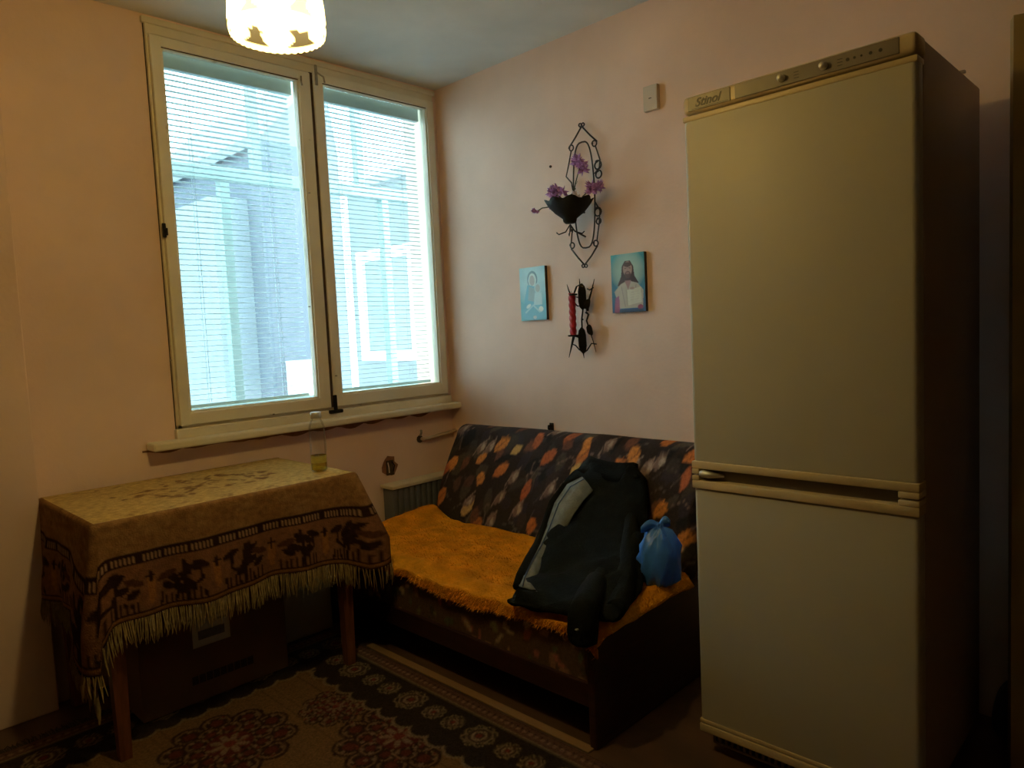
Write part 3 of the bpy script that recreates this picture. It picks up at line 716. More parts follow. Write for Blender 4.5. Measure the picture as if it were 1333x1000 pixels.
ob = mesh_obj('backrest', vts, fcs, M['sofafab'], sofa, True); uv = np.array(uv); paint(ob, sf.sample(uv[:, 0], uv[:, 1]))
# seat with a duller floral print on the front
s2_ = Canvas(1.6, 1.2, .004, (.10, .055, .032))
for k in range(620):
    s2_.ell(rnd.uniform(0, 1.6), rnd.uniform(0, 1.2), rnd.uniform(.008, .03), rnd.uniform(.006, .016), rnd.choice([(.26, .13, .07), (.18, .15, .06), (.34, .19, .10), (.06, .045, .026), (.36, .12, .08), (.09, .10, .05), (.40, .28, .16)]), rnd.uniform(0, 3))
fx = -.915
prof = [(fx, .185)]+[(fx, .185+(ST-.04-.185)*k/12) for k in range(1, 13)]
for k in range(1, 9): a = math.radians(180-90*k/8); prof.append((fx+.04+.04*math.cos(a), ST-.04+.04*math.sin(a)))
prof += [(fx+.04+(-.33-fx-.04)*k/12, ST+.006*math.sin(math.pi*k/12)) for k in range(1, 13)]
prof += [(-.33, .185)]
cum = [0]
for a, b_ in zip(prof[:-1], prof[1:]): cum.append(cum[-1]+math.hypot(b_[0]-a[0], b_[1]-a[1]))
ny_ = 230; vts = []; uv = []; y0_, y1_ = SY0+.03, SY1-.028; npf = len(prof)
for i in range(ny_+1):
    y = y1_+(y0_-y1_)*i/ny_
    for (x, z), c in zip(prof, cum): vts.append((x+.004*mnoise.noise(Vector((x*5, y*7, z*5))), y, z)); uv.append((y1_-y, c))
fcs = [(i*npf+j, (i+1)*npf+j, (i+1)*npf+j+1, i*npf+j+1) for i in range(ny_) for j in range(npf-1)]+[tuple(range(npf)), tuple(ny_*npf+j for j in range(npf))[::-1]]
ob = mesh_obj('seat', vts, fcs, M['sofafab'], sofa, True); uv = np.array(uv); paint(ob, s2_.sample(uv[:, 0], uv[:, 1]))
MB().box(SX0+.004, SX0+.026, SY0+.028, SY1-.028, .125, .20, .003).build('front_rail', M['sofawood'], sofa)
MB().box(SX0+.06, -.05, SY0+.028, SY1-.028, .10, .186).build('bed_box', M['sofawood'], sofa)
for y0_, y1_ in ((SY0, SY0+.028), (SY1-.028, SY1)):
    ob = MB().box(SX0, -.045, y0_, y1_, 0, .350, .006).build('end_panel', M['sofawood'], sofa)
MB().box(-.045, -.03, SY0+.03, SY1-.03, .1, .6).build('back_board', M['sofawood'], sofa)

# ---- orange shaggy throw
def throw_pt(i, j, nu, nv):      # i along y (window -> fridge end), j from back to front edge
    t = i/nu; s = j/nv
    y = -.185+(-1.690+.185)*t
    ln = .60+.025*math.sin(t*17)+.02*math.sin(t*41)
    back = -.355-.03*math.sin(t*7)**2-.04*max(0, t-.3)*(1 if t < .5 else .4)
    dist = s*(back-(-.90)+.040+.026*(.7+.5*math.sin(t*11+1)))
    x = back-dist; drop = 0
    lim = -.915
    if x < lim: drop = lim-x; x = lim-.022-.006*math.sin(t*60)
    elif x < lim+.05: x = x-.022*(1-(x-lim)/.05)
    z = ST+.026+.010*mnoise.noise(Vector((x*5, y*4, 3)))+.005*mnoise.noise(Vector((x*17, y*17, 8)))
    z += .045*math.exp(-((t-.03)/.06)**2)*math.exp(-(s/.35)**2)       # heap beside the radiator
    if x < lim+.05: z -= .018*(1-max(0, x-lim)/.05)**2
    z -= drop
    over = 0
    if t > .975: z -= (t-.975)*1.6
    return Vector((x, y, z))
nu, nv_ = 150, 70
P = [[throw_pt(i, j, nu, nv_) for j in range(nv_+1)] for i in range(nu+1)]
b = MB().grid(P)
thr = tag(empty('throw', (-.64, -.93, ST)), 'bright orange shaggy throw spread over the sofa seat', 'throw')
ob = b.build('throw_cloth', M['throw'], thr, True)
sm = ob.modifiers.new('thick', 'SOLIDIFY'); sm.thickness = .010; sm.offset = -1
rnd = random.Random(4); fu = MB()
for k in range(15000):
    fi, fj = rnd.uniform(0, nu-.01), rnd.random()**.8*(nv_-.01); i, j = int(fi), int(fj)
    p_ = P[i][j].lerp(P[i+1][j], fi-i)+(P[i][j+1]-P[i][j])*(fj-j)
    nn = (P[i+1][j]-P[i][j]).cross(P[i][j+1]-P[i][j]); nn = nn.normalized() if nn.length > 1e-9 else Vector((0, 0, 1))
    if nn.z < 0: nn = -nn
    if j > nv_*.86: nn = Vector((-.6, 0, -.5))
    dr = (nn*.55+Vector((-.75+rnd.uniform(-.4, .4), rnd.uniform(-.6, .6), rnd.uniform(-.1, .15)-.35*(j > nv_*.8)))).normalized()*rnd.uniform(.010, .020)
    sd = dr.cross(Vector((0, 0, 1))).normalized()*.0011
    fu.add([p_-sd, p_+sd, p_+dr], [(0, 1, 2)])
ob = fu.build('throw_pile', M['fur'], thr); ob['kind'] = 'stuff'

# ---- jacket
ZS = ST+.032
def jp(px, py, x=None, z=None):
    if z is None:
        p_ = at(px, py, 0, x)
        if p_.z >= ZS+.01: return p_
        z = ZS+.012
    return at(px, py, 2, z)
jk = tag(empty('jacket', (-.6, -1.3, ZS)), 'black jacket with grey lining slumped over the sofa seat and backrest', 'jacket')
rows = [((758, 602, -.235), (828, 608, -.235), .022), ((742, 618, -.265), (840, 622, -.245), .036), ((728, 648, -.33), (842, 652, -.30), .05), ((718, 685, -.43), (840, 695, -.40), .06),
        ((704, 715, -.56), (840, 735, -.52), .06), ((690, 742, -.70), (836, 765, -.62), .05), ((672, 768, -.86), (815, 790, -.76), .035), ((660, 783, -.945), (800, 806, -.86), .016)]
ctr = []
for l_, r_, th in rows:
    a = jp(l_[0], l_[1], l_[2]); c = jp(r_[0], r_[1], r_[2]); ctr.append((a, c, th))
secs = []; NS = 40; sub = 5
for i in range(len(ctr)-1):
    for q in range(sub if i < len(ctr)-2 else sub+1):
        t = q/sub; a = ctr[i][0].lerp(ctr[i+1][0], t); c = ctr[i][1].lerp(ctr[i+1][1], t); th = ctr[i][2]*(1-t)+ctr[i+1][2]*t
        wv = (c-a)/2; mid = (a+c)/2; dn = (ctr[i+1][0]+ctr[i+1][1]-ctr[i][0]-ctr[i][1]).normalized()
        nn = dn.cross(wv.normalized()); nn = -nn if nn.x > 0 else nn
        sec = []
        for k in range(NS):
            an = 2*math.pi*k/NS; ca, sa = math.cos(an), math.sin(an)
            ca = math.copysign(abs(ca)**.8, ca); sa = math.copysign(abs(sa)**.7, sa)
            p_ = mid+wv*ca+nn*th*sa
            f_ = mnoise.noise(Vector((p_.x*9, p_.y*14+p_.z*6, p_.z*5)))*.030+abs(mnoise.noise(Vector((p_.x*8+p_.y*16, p_.y*20-p_.x*6, p_.z*7))))*.034+mnoise.noise(Vector((p_.x*30, p_.y*34, p_.z*20)))*.007-.012
            p_ = p_+nn*f_*(1 if sa > 0 else .2)
            if p_.z < ST+.008 and p_.x > -.93: p_.z = ST+.008
            sec.append(p_)
        secs.append(sec)
MB().loft(secs).build('jacket_body', M['jacket'], jk, True)
# collar: folded stand-up band
cl = []
for t in np.linspace(0, 1, 15):
    px = 766+(824-766)*t; py = 597+9*t+4*math.sin(t*math.pi); p_ = jp(px, py, -.240-.010*math.sin(t*math.pi)); q_ = jp(px-14+22*t, py+15+5*math.sin(t*math.pi), -.275-.012*math.sin(t*math.pi))
    bk = Vector((.035, 0, .0))
    cl.append([p_+bk, p_+Vector((.005, 0, .012)), p_, p_.lerp(q_, .5)+Vector((-.012, 0, 0)), q_+Vector((-.006, 0, 0)), q_+Vector((.012, 0, .0)), p_.lerp(q_, .5)+Vector((.02, 0, 0)), p_+bk+Vector((0, 0, -.02))])
MB().loft(cl).build('collar', M['jacket'], jk, True)
# lining along the open left front
ln = []
for (x0, y0, x1, y1, dx) in ((758, 622, 772, 640, -.33), (738, 632, 760, 652, -.38), (722, 655, 746, 672, -.43), (712, 685, 730, 705, -.50), (703, 708, 716, 726, -.60), (692, 728, 702, 745, -.71), (682, 748, 694, 765, -.82), (676, 764, 700, 772, -.90)):
    a = jp(x0, y0, dx); c = jp(x1, y1, dx-.02); n_ = Vector((-.5, -.35, .5)).normalized()
    ln.append([a, a+n_*.010, (a+c)/2+n_*.020, c+n_*.012, c, (a+c)/2+n_*.006])
lin = MB().loft(ln).build('lining', M['lining'], jk, True)
zp = [(l[1]+l[2])/2+Vector((-.004, -.002, .004)) for l in ln]
MB().tube(zp, .0022, 5).build('zip', mat('blue_zip_tape', (.04, .07, .12), .6), lin)
fe = [l[0]+Vector((-.004, .008, .0)) for l in ln]
MB().tube(fe, [.010, .014, .016, .016, .016, .018, .018, .014], 8).build('front_edge', M['jacket'], jk, True)
def sleeve(pts, rs, nm):
    secs = []; pts = [Vector(p_) for p_ in pts]
    fine_p = []; fine_r = []
    for i in range(len(pts)-1):
        for q in range(6): t = q/6; fine_p.append(pts[i].lerp(pts[i+1], t)); fine_r.append(rs[i]*(1-t)+rs[i+1]*t)
    fine_p.append(pts[-1]); fine_r.append(rs[-1])
    b = MB().tube(fine_p, fine_r, 18)
    b.v = [tuple(Vector(v)+Vector((1, .5, .2))*(.022*mnoise.noise(Vector((v[0]*14, v[1]*14, v[2]*26)))+.007*mnoise.noise(Vector(v)*45))) for v in b.v]
    return b.build(nm, M['jacket'], jk, True)
sl1 = sleeve([jp(782, 715, -.56)+Vector((.05, 0, -.05)), jp(774, 745, -.70)+Vector((.02, 0, -.035)), jp(766, 772, -.85)+Vector((.005, 0, -.012)), at(760, 797, 0, -.958), at(758, 833, 0, -.962)], [.030, .040, .042, .044, .046], 'sleeve')
bt_ = at(751, 820, 0, -1.008); MB().lathe([(0, .003), (.005, .002), (.006, 0), (0, -.002)], bt_, 12).build('cuff_button', M['lining'], sl1)
sleeve([jp(822, 668, -.36), jp(822, 700, -.46), jp(818, 740, -.58), jp(812, 772, -.70), jp(800, 796, -.82)], [.02, .034, .036, .036, .032], 'sleeve')

# ---- blue bag
bb = at(860, 759, 2, ZS-.010)
bag = tag(empty('plastic_bag', bb), 'blue tied plastic bag on the sofa seat beside the jacket', 'bag')
def bagfn(r, z, a):
    wv = .010*math.sin(5*a+z*40)*(z/.2)+.006*math.sin(11*a-z*60)+.008*mnoise.noise(Vector((math.cos(a)*2, math.sin(a)*2, z*20)))
    return max(.002, r*(1+.10*math.cos(2*a+.6))+wv*(1 if r > .02 else .3)), z
MB().lathe([(.001, 0), (.04, .0), (.058, .012), (.066, .05), (.067, .09), (.062, .13), (.048, .165), (.028, .188), (.014, .198), (.018, .206), (.012, .209), (.001, .209)], bb, 56, bagfn).build('bag_body', M['bag'], bag, True)
top = bb+Vector((0, 0, .198))
for sx in (1, -1):
    dr = Vector((RT[0], RT[1], 0))*sx
    ear = []
    for t in np.linspace(0, 1, 9):
        c = top+dr*(.05*t)+Vector((-.02*t, 0, .012*math.sin(t*2.6)+(-.014*t if sx < 0 else .006*t)))
        wd = .006+.018*math.sin(math.pi*min(1, t*.8+.1)); ear.append([c+Vector((-.3, -.2, 1)).normalized()*wd, c+Vector((-.006, -.004, 0)), c-Vector((-.3, -.2, 1)).normalized()*wd, c+Vector((.006, .004, 0))])
    MB().loft(ear).build('tied_handle', M['bag'], bag, True)

# ------------------------------------------------------------------ radiator, pipe, socket hole
ra = tag(empty('radiator', (-.30, -.06, 0)), 'cream-topped grey radiator in the corner behind the sofa end', 'radiator')
MB().box(-.497, -.03, -.105, 0, .515, .533, .004).build('top_cover', M['radiator'], ra)
MB().box(-.485, -.04, -.085, -.01, .10, .515).build('casing', M['radfront'], ra)
f0 = None
for k in range(12):
    x = -.478+k*.036
    if f0 is None: f0 = MB().box(x-.012, x+.012, -.098, -.084, .10, .512, .004).build('fin', M['radfront'], ra); xx0 = x
    else: clone(f0, (x-xx0, 0, 0))
MB().box(-.46, -.44, -.08, -.03, 0, .11).build('bracket', M['radfront'], ra); MB().box(-.08, -.06, -.08, -.03, 0, .11).build('bracket', M['radfront'], ra)
pp = at(556, 571, 1, -.025)
pi_ = tag(empty('heating_pipe', (pp.x, 0, pp.z)), 'short cream heating pipe above the radiator entering the sofa corner', 'pipe')
MB().tube([(pp.x-.02, .0, pp.z), (pp.x-.012, -.02, pp.z), (pp.x+.01, -.026, pp.z+.001), (-.001, -.026, pp.z+.018)], .009, 10).build('pipe_run', M['pipe'], pi_, True)
MB().tube([(pp.x-.030, .002, pp.z), (pp.x-.030, -.004, pp.z)], .020, 9).build('wall_hole', M['crack'], pi_)
MB().tube([(pp.x-.026, -.002, pp.z+.018), (pp.x-.026, -.012, pp.z+.032), (pp.x-.02, -.004, pp.z+.045)], .006, 8).build('pipe_clip', M['brass'], pi_)
so = at(507, 607, 1, 0)
sk_ = tag(empty('wall_socket_hole', (so.x, 0, so.z)), 'broken open socket hole with bare wires in the wall above the radiator', 'socket')
rg = []
rnd = random.Random(2)
ring_o = [(math.cos(a)*.045*rnd.uniform(.75, 1.2), math.sin(a)*.055*rnd.uniform(.8, 1.15)) for a in np.linspace(0, 6.283, 15)[:-1]]
MB().add([(so.x+x, -.0015, so.z+z) for x, z in ring_o]+[(so.x, -.0025, so.z)], [(i, (i+1) % 14, 14) for i in range(14)]).build('broken_plaster', M['stain'], sk_)
MB().box(so.x-.022, so.x+.022, -.006, .0, so.z-.045, so.z+.03, .002).build('socket_box', M['crack'], sk_)
MB().tube([(so.x-.012, -.005, so.z+.02), (so.x-.018, -.02, so.z), (so.x-.012, -.014, so.z-.03)], .003, 6).build('wire', M['plastic'], sk_)
MB().tube([(so.x+.012, -.005, so.z+.022), (so.x+.016, -.022, so.z+.005), (so.x+.01, -.016, so.z-.028)], .003, 6).build('wire', M['dark'], sk_)

# grime under the sill: thin flaked plaster edge with its own ragged outline
rnd = random.Random(6)
def ragged(x0, x1, ztop, depth, nm, k=60):
    tops = []; bots = []
    for i in range(k+1):
        x = x0+(x1-x0)*i/k; d_ = depth*(.35+.65*abs(mnoise.noise(Vector((x*7, 3, 1)))*1.6))*(.4+.6*math.sin(math.pi*i/k)); tops.append((x, -.0012, ztop)); bots.append((x, -.0012, ztop-d_))
    return struct(MB().add(tops+bots, [(i, i+1, k+2+i, k+1+i) for i in range(k)]).build(nm, M['stain']))
ragged(-1.585, -.06, .869, .05, 'trim_2')

# ------------------------------------------------------------------ things on the pink wall
# icons
def icon(tl, br, draw, lab, sx):
    a = at(*tl, 0, -.012); c = at(*br, 0, -.012); y0, y1, z0, z1 = a.y, c.y, c.z, a.z
    w_, h_ = y0-y1, z1-z0
    e = tag(empty('icon_picture', (-.006, (y0+y1)/2, z0)), lab, 'picture')
    MB().box(-.018, -.0005, y1, y0, z0, z1, .001).build('board', M['boardedge'], e)
    c_ = Canvas(1., h_/w_, .008, (.1, .4, .5)); draw(c_, h_/w_)
    nu, nv = 80, 110; P = []; uv = []
    for i in range(nu+1):
        for j in range(nv+1): P.append((-.0186, y0-w_*i/nu, z1-h_*j/nv)); uv.append((i/nu, h_/w_*j/nv))
    o_ = mesh_obj('printed_face', P, [(i*(nv+1)+j, (i+1)*(nv+1)+j, (i+1)*(nv+1)+j+1, i*(nv+1)+j+1) for i in range(nu) for j in range(nv)], M['icon'], e)
    uv = np.array(uv); paint(o_, c_.sample(uv[:, 0], uv[:, 1]))
def glow(c, cx, cy, r, col):
    for k in range(14): c.ell(cx, cy, r*(1-k/14), r*(1-k/14), col, 0, .14)
def draw_mother(c, h):
    c.a[:] = (.13, .47, .60); glow(c, .5, .38, .75, (.55, .80, .84))
    c.ell(.5, .36, .20, .25, (.16, .33, .42)); c.ell(.5, .38, .15, .20, (.62, .80, .82)); c.ell(.49, .39, .10, .15, (.42, .48, .52))
    c.poly([(.30, .5), (.16, .95), (.10, h), (.9, h), (.86, .95), (.66, .58)], (.14, .46, .62)); c.poly([(.36, .55), (.30, .95), (.55, 1.0), (.60, .62)], (.30, .48, .56))
    c.ell(.70, .62, .13, .15, (.48, .72, .78)); c.ell(.70, .62, .09, .11, (.40, .52, .56)); c.poly([(.58, .74), (.52, 1.1), (.86, 1.1), (.84, .76)], (.50, .74, .80))
    c.ell(.32, 1.12, .10, .05, (.75, .88, .88), -.5); c.ell(.80, 1.22, .09, .08, (.80, .90, .88)); c.line([(.2, 1.3), (.5, 1.1), (.75, 1.3)], .05, (.40, .68, .76)); c.ell(.55, 1.45, .07, .05, (.70, .84, .86))
def draw_christ(c, h):
    for i in range(c.H):
        t = i/c.H; c.a[i, :] = np.array((.05, .33, .40))*(1-t)+np.array((.03, .10, .28))*t
    glow(c, .5, .42, .52, (.55, .72, .58))
    c.poly([(.18, .78), (.30, .55), (.33, .30), (.42, .18), (.58, .18), (.67, .32), (.70, .56), (.82, .74)], (.055, .030, .035))
    c.ell(.50, .38, .135, .19, (.42, .28, .24)); c.ell(.50, .27, .12, .06, (.07, .035, .035)); c.ell(.50, .52, .09, .09, (.10, .05, .05)); c.ell(.50, .48, .06, .025, (.30, .17, .16))
    c.line([(.42, .36), (.47, .355)], .02, (.08, .05, .05)); c.line([(.53, .355), (.58, .36)], .02, (.08, .05, .05)); c.line([(.50, .37), (.50, .44)], .014, (.30, .19, .17)); c.ell(.5, .56, .05, .02, (.10, .05, .05))
    c.poly([(.08, .92), (.28, .74), (.44, .68), (.5, .82), (.56, .68), (.78, .74), (.95, .92), (.92, 1.35), (.22, 1.35)], (.50, .46, .40))
    c.poly([(.40, .66), (.5, .90), (.60, .66)], (.38, .22, .22)); c.line([(.30, .80), (.40, 1.3)], .02, (.32, .28, .27)); c.line([(.74, .78), (.70, .95)], .02, (.32, .28, .27))
    c.poly([(.45, .90), (.88, .84), (.90, 1.22), (.47, 1.28)], (.66, .66, .56)); c.line([(.45, .90), (.47, 1.28)], .025, (.40, .38, .30)); c.ell(.62, .86, .07, .03, (.42, .30, .26))
    for k in range(4): c.line([(.55, .97+k*.06), (.80, .94+k*.06)], .008, (.50, .48, .42))
    c.poly([(.06, 1.5), (.10, 1.08), (.22, 1.02), (.24, 1.5)], (.34, .12, .26)); c.ell(.85, 1.33, .08, .06, (.30, .07, .16)); c.rect(.22, .95, 1.38, h, (.03, .07, .16))
icon((677, 350), (713, 416), draw_mother, 'pale blue icon of a veiled mother and child on the pink wall', 1)
icon((796, 333), (842, 405), draw_christ, 'blue-green icon of a bearded figure holding a book on the wall', 1)

# wall box
a, c = at(837, 114, 0, -.02), at(856, 141, 0, -.02)
wb = tag(empty('wall_box', (-.01, (a.y+c.y)/2, c.z)), 'small yellowed plastic junction box high on the pink wall', 'switch')
MB().box(-.022, 0, c.y, a.y, c.z, a.z, .002).build('cover', M['plastic'], wb)
MB().box(-.0235, -.022, (a.y+c.y)/2-.006, (a.y+c.y)/2+.006, (a.z+c.z)/2-.003, (a.z+c.z)/2).build('screw_slot', M['crack'], wb)
# hook above the backrest
h_ = at(716, 557, 0, -.015)
hk = tag(empty('wall_hook', (0, h_.y, h_.z)), 'small black wall hook just above the sofa backrest', 'hook')
MB().box(-.006, .0, h_.y-.012, h_.y+.012, h_.z-.025, h_.z+.022, .002).build('hook_plate', M['iron'], hk)
MB().tube([(-.005, h_.y, h_.z+.008), (-.025, h_.y, h_.z+.010), (-.03, h_.y-.004, h_.z+.0), (-.028, h_.y-.008, h_.z-.012)], .005, 8).build('hook_arm', M['dark'], hk)
for (px, py), lb_ in (((717, 217), 'dark plug hole in the pink wall, lone one between window corner and flower holder'),):
    q = at(px, py, 0, 0); tag(MB().tube([(.001, q.y, q.z), (-.005, q.y, q.z), (-.006, q.y, q.z)], [.006, .006, .004], 7).build('wall_plug', M['crack']), lb_, 'plug')

# wrought iron flower holder
FXW = -.022
def w2(cx, cy, x=FXW):       # crop coordinates (5x) of the holder -> wall plane
    return at(680+cx/5, 150+cy/5, 0, x)
hd = tag(empty('flower_holder', w2(405, 990, 0)), 'wrought iron wall flower holder with a black bowl', 'planter')
def curl(c, r, a0, turns=1.1, n=16):
    return [c+Vector((0, math.cos(a0+turns*6.283*k/n)*r*(1-.25*k/n), math.sin(a0+turns*6.283*k/n)*r*(1-.25*k/n))) for k in range(n+1)]
class Split:
    def __init__(s, nm, par): s.nm, s.par = nm, par
    def tube(s, *a): MB().tube(*a).build(s.nm, M['iron'], s.par, True); return s
fm = Split('frame_rod', hd); rr = .0036
apex = w2(385, 72); lo_ = w2(405, 975)
L1, R1, L2, R2 = w2(318, 215), w2(468, 185), w2(325, 850), w2(478, 835)
fm.tube([apex, w2(345, 145), w2(308, 205)], rr).tube([apex, w2(440, 130), w2(485, 170)], rr)
fm.tube([lo_, w2(360, 925), w2(318, 870)], rr).tube([lo_, w2(450, 915), w2(488, 850)], rr)
for c in (L1, R1, L2, R2): fm.tube(curl(c, .014, 0), rr*.9)
for c, s_ in ((apex+Vector((0, .008, .006)), 0), (apex+Vector((0, -.008, .006)), 3), (lo_+Vector((0, .008, -.004)), 0), (lo_+Vector((0, -.008, -.004)), 3)): fm.tube(curl(c, .008, s_), rr*.8)
ec = (w2(398, 172)+w2(405, 865))/2; hh = (w2(398, 172).z-w2(405, 865).z)/2; hw = (w2(330, 520).y-w2(466, 510).y)/2
pts = []
for k in range(48):
    a = 2*math.pi*k/48; ca, sa = math.cos(a), math.sin(a)
    pts.append(ec+Vector((0, hw*math.copysign(abs(ca)**.6, ca), hh*math.copysign(abs(sa)**1.0, sa))))
MB().tube(pts, rr, 6, closed=True).build('oval_hoop', M['iron'], hd, True)
fm = Split('scroll', hd)
fm.tube([w2(318, 230), w2(300, 330), w2(285, 400), w2(320, 440), w2(330, 500)], rr*.9).tube([w2(475, 200), w2(505, 290), w2(500, 340), w2(470, 380)], rr*.9)
fm.tube([w2(470, 560), w2(505, 620), w2(500, 700), w2(485, 820)], rr*.9).tube([w2(325, 740), w2(318, 830)], rr*.9)
for c, r_ in ((w2(490, 325), .020), (w2(495, 385), .018), (w2(490, 630), .020), (w2(495, 690), .014)): fm.tube(curl(c, r_, 1), rr)
bc = at(742, 291, 0, -.125)       # bottom of the bowl
fm = MB(); rc = bc+Vector((0, 0, .055))
fm.tube([rc+Vector((math.cos(a)*.056, math.sin(a)*.056, 0)) for a in np.linspace(0, 6.283, 21)[:-1]], rr, closed=True)
fm.tube([rc+Vector((.056, 0, 0)), (FXW, rc.y, rc.z)], rr*1.2).tube([bc+Vector((0, 0, -.005)), bc+Vector((.03, 0, -.03)), (FXW, bc.y, bc.z-.05)], rr)
for a in (0.8, 2.4, 4.0, 5.4): fm.tube([bc+Vector((0, 0, -.005)), bc+Vector((math.cos(a)*.02, math.sin(a)*.02, -.035)), bc+Vector((math.cos(a)*.05, math.sin(a)*.05, -.045)), bc+Vector((math.cos(a)*.06, math.sin(a)*.06, -.036))], rr*.8)
fm.build('bowl_bracket', M['iron'], hd, True)
def bowlfn(r, z, a): return r*(1+.05*math.cos(8*a)*(z/.09)), z+(.006*math.cos(8*a) if z > .07 else 0)
MB().lathe([(.001, 0), (.02, 0), (.028, .008), (.03, .02), (.062, .045), (.090, .075), (.102, .098), (.097, .098), (.08, .07), (.03, .03), (.001, .025)], bc, 40, bowlfn).build('bowl', M['dark'], hd, True)
# artificial flowers, each sprig its own thing
rnd = random.Random(9)
def blossom(c, r, n_, m, par):
    b = MB()
    for k in range(n_):
        d_ = Vector((rnd.uniform(-1, .6), rnd.uniform(-1, 1), rnd.uniform(-.6, 1))).normalized(); s_ = d_.orthogonal().normalized(); u_ = d_.cross(s_)
        l_ = r*rnd.uniform(.7, 1.1); w_ = l_*.30
        b.add([c, c+d_*l_*.5+s_*w_+u_*.003, c+d_*l_+u_*.004, c+d_*l_*.5-s_*w_+u_*.003, c+d_*l_*.5-u_*.003], [(0, 1, 4), (1, 2, 4), (2, 3, 4), (3, 0, 4), (0, 1, 2, 3)])
    return b.build('blossom', m, par)
tops = [((757, 214), -.13, .030, 'petal', 'tall violet artificial flower above the black bowl', 4), ((770, 250), -.11, .030, 'petal', 'violet artificial flower leaning against the iron scroll', 5), ((723, 255), -.14, .030, 'petal', 'violet artificial flower spray drooping over the bowl rim', 6),
        ((698, 276), -.16, .014, 'petal', 'drooping violet buds on a long bent stem', 2), ((748, 252), -.14, .016, 'petal2', 'pale artificial flower in the middle of the bowl', 3)]
for (px, py), x, r, m, lab, nb in tops:
    c = at(px, py, 0, x); base = bc+Vector((rnd.uniform(-.015, .015), rnd.uniform(-.02, .02), .035))
    s_ = tag(empty('artificial_flower', base), lab, 'flower')
    mid = (base+c)/2+Vector((0, 0, .03))
    MB().tube([base, base.lerp(mid, .6)+Vector((0, 0, .01)), mid, mid.lerp(c, .6)+Vector((0, 0, .008)), c], .0024, 5).build('stem', M['stem'], s_)
    for k in range(nb):
        off = Vector((rnd.uniform(-.01, .01), rnd.uniform(-.04, .04), rnd.uniform(-.04, .03)))*(r/.03) if k else Vector((0, 0, 0))
        blossom(c+off, r*1.05, 26, M[m], s_)
    for k in range(7):
        p_ = mid.lerp(base, rnd.uniform(0, .7)); d_ = Vector((rnd.uniform(-.6, .2), rnd.uniform(-1, 1), rnd.uniform(.1, .8))).normalized()*.04; q = d_.orthogonal().normalized()*.008
        MB().add([p_, p_+d_*.5+q, p_+d_, p_+d_*.5-q], [(0, 1, 2, 3)]).build('leaf', M['stem'], s_)

# wrought iron candle holder with a red candle
def k2(cx, cy, x=-.03): return at(670+cx/6.25, 320+cy/6.25, 0, x)
kh = tag(empty('candle_holder', k2(560, 910, 0)), 'black spiky wrought iron wall candle holder below the flower holder', 'candle holder')
def spike(pts, r0, r1, nm='spike'): 
    n_ = len(pts); return MB().tube(pts, [r0+(r1-r0)*i/(n_-1) for i in range(n_)], 6).build(nm, M['dark'], kh)
def blade(c0, c1, w_, nm='leaf_plate', x=-.035):
    w_ *= 1.1; a, c = k2(*c0, x), k2(*c1, x); d_ = (c-a); s_ = Vector((0, 1, 0)); S = []
    for t, ww in ((0, .1), (.12, .75), (.3, 1), (.7, 1), (.88, .75), (1, .1)):
        p_ = a+d_*t; S.append([p_+s_*w_*ww, p_+Vector((-.030*ww, 0, 0)), p_-s_*w_*ww, p_+Vector((.010*ww, 0, 0))])
    return MB().loft(S).build(nm, M['dark'], kh)
blade((545, 305), (555, 525), .020); blade((545, 660), (560, 880), .020)
blade((605, 430), (590, 520), .010); blade((610, 640), (630, 730), .008)
spike([k2(648, 270), k2(630, 350), k2(605, 440), k2(590, 530)], .0012, .007); spike([k2(525, 268), k2(530, 310), k2(535, 350)], .001, .005)
spike([k2(425, 315), k2(440, 365), k2(460, 410)], .001, .005); spike([k2(505, 330), k2(490, 370), k2(478, 400)], .004, .004)
spike([k2(442, 910), k2(460, 830), k2(480, 740)], .0012, .007); spike([k2(565, 915), k2(560, 880), k2(555, 840)], .001, .006)
spike([k2(662, 865), k2(640, 780), k2(610, 690), k2(585, 610), k2(600, 560), k2(580, 540)], .0012, .006)
spike([k2(665, 800), k2(625, 795), k2(590, 850), k2(565, 870)], .003, .003); spike([k2(465, 800), k2(495, 810), k2(530, 850)], .003, .003)
spike([k2(490, 470), k2(510, 490), k2(540, 490)], .003, .003); spike([k2(590, 350), k2(610, 360), k2(640, 340)], .003, .003); spike([k2(485, 375), k2(500, 335), k2(525, 320)], .003, .003)
spike([k2(555, 520, -.03), k2(545, 600, -.02), k2(548, 670, -.03)], .004, .004, 'stem'); spike([k2(552, 600, -.02), k2(552, 600, .0)], .005, .005, 'wall_pin')
cb_ = k2(478, 733, -.045)
MB().lathe([(0, -.004), (.022, -.003), (.026, .003), (.022, .0045), (0, .003)], cb_, 16).build('drip_plate', M['dark'], kh)
spike([cb_, k2(520, 745, -.03)], .003, .003, 'arm'); spike([k2(480, 410, -.04), k2(515, 420, -.032)], .003, .003, 'arm')
MB().lathe([(.019, 0), (.019, .008), (.0155, .008), (.0155, 0), (.019, 0)], k2(476, 405, -.045), 14).build('candle_ring', M['dark'], kh)
ch_ = k2(478, 390, -.045).z-cb_.z
cd_ = tag(empty('candle', cb_), 'twisted red candle held in the black iron wall holder', 'candle')
S = []; ns = 28
for i in range(60):
    t = i/59; tw = t*10
    S.append([cb_+Vector((math.cos(2*math.pi*k/ns)*(.0140+.0022*math.cos(4*(2*math.pi*k/ns+tw))), math.sin(2*math.pi*k/ns)*(.0140+.0022*math.cos(4*(2*math.pi*k/ns+tw))), .003+t*ch_)) for k in range(ns)])
MB().loft(S).build('wax', M['candle'], cd_, True)
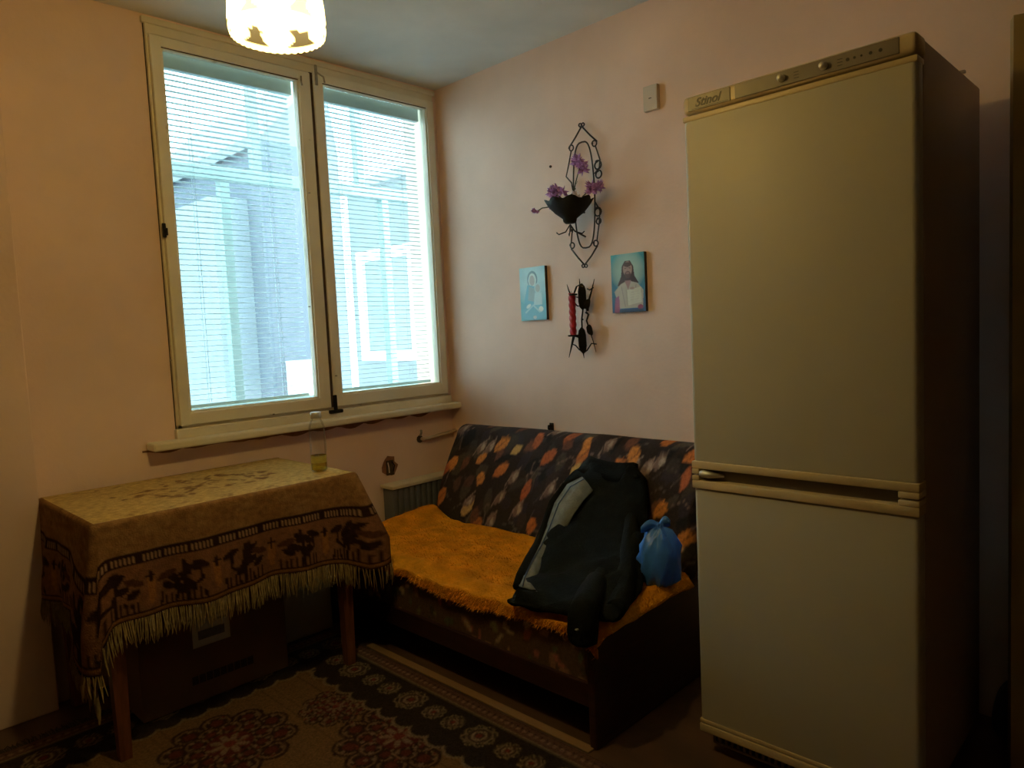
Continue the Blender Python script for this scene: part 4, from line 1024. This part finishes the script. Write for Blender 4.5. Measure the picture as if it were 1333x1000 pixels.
MB().tube([cb_+Vector((0, 0, ch_)), cb_+Vector((.001, .001, ch_+.012))], .001, 5).build('wick', M['dark'], cd_)

# ------------------------------------------------------------------ open door leaf at the right edge, clothes on the floor
dr = struct(empty('door_1', (-.16, -2.95, 0)))
P0, P1 = Vector((-.288, -2.592, 0)), Vector((-.035, -3.30, 0)); dv = (P1-P0).normalized(); dn = Vector((-dv.y, dv.x, 0)); dn = -dn if dn.x > 0 else dn
def dbox(s0, s1, n0, n1, z0, z1, nm, m, par):
    c = [P0+dv*s+dn*n for s, n in ((s0, n0), (s1, n0), (s1, n1), (s0, n1))]
    return MB().loft([[q+Vector((0, 0, z)) for q in c] for z in (z0, z1)]).build(nm, m, par)
WD = (P1-P0).length
lf = dbox(0, WD, -.04, 0, .01, 2.0, 'door_leaf', M['doorpaint'], dr)
for z0, z1 in ((.2, .85), (1.05, 1.85)): dbox(.12, WD-.12, -.002, .008, z0, z1, 'raised_panel', M['doorpaint'], lf)
pz_ = P0+dv*.045; lz = at(1328, 548, 0, pz_.x).z
dbox(.03, .065, 0, .004, lz-.06, lz+.06, 'lock_plate', M['dark'], lf)
MB().tube([pz_+Vector((0, 0, lz))+dn*.003, pz_+Vector((0, 0, lz))+dn*.05, pz_+Vector((0, 0, lz))+dn*.05+dv*.11], .008, 8).build('door_handle', M['brass'], lf)
for z in (.25, 1.75): MB().tube([P1+Vector((0, 0, z)), P1+Vector((0, 0, z+.09))], .010, 8).build('hinge', M['brass'], dr)
MB().box(-.045, 0, -3.40, -3.315, 0, 2.06, .004).build('door_jamb', M['doorpaint'], dr)
cc = at(1312, 965, 2, .03)
S = []; nb = 36
for i in range(15):
    t = i/14; r = math.sin(math.acos(min(1, max(-1, 2*t-1))))*.16*(1-.35*t)
    S.append([Vector((cc.x+.10+(max(r, .003)*math.cos(2*math.pi*k/nb))*.95, -2.555+max(r, .003)*math.sin(2*math.pi*k/nb)*.30, .002+.16*t)) for k in range(nb)])
S = [[p_+Vector((1, .25, .8))*(.022*mnoise.noise(p_*14)) if i else p_ for p_ in s_] for i, s_ in enumerate(S)]
S = [[Vector((min(p_.x, -.02), min(max(p_.y, -2.62), -2.496), max(p_.z, .0005))) for p_ in s_] for s_ in S]
tag(MB().loft(S).build('clothes_heap', M['clothes'], None, True), 'heap of dark clothes on the floor between fridge and door', 'clothes')
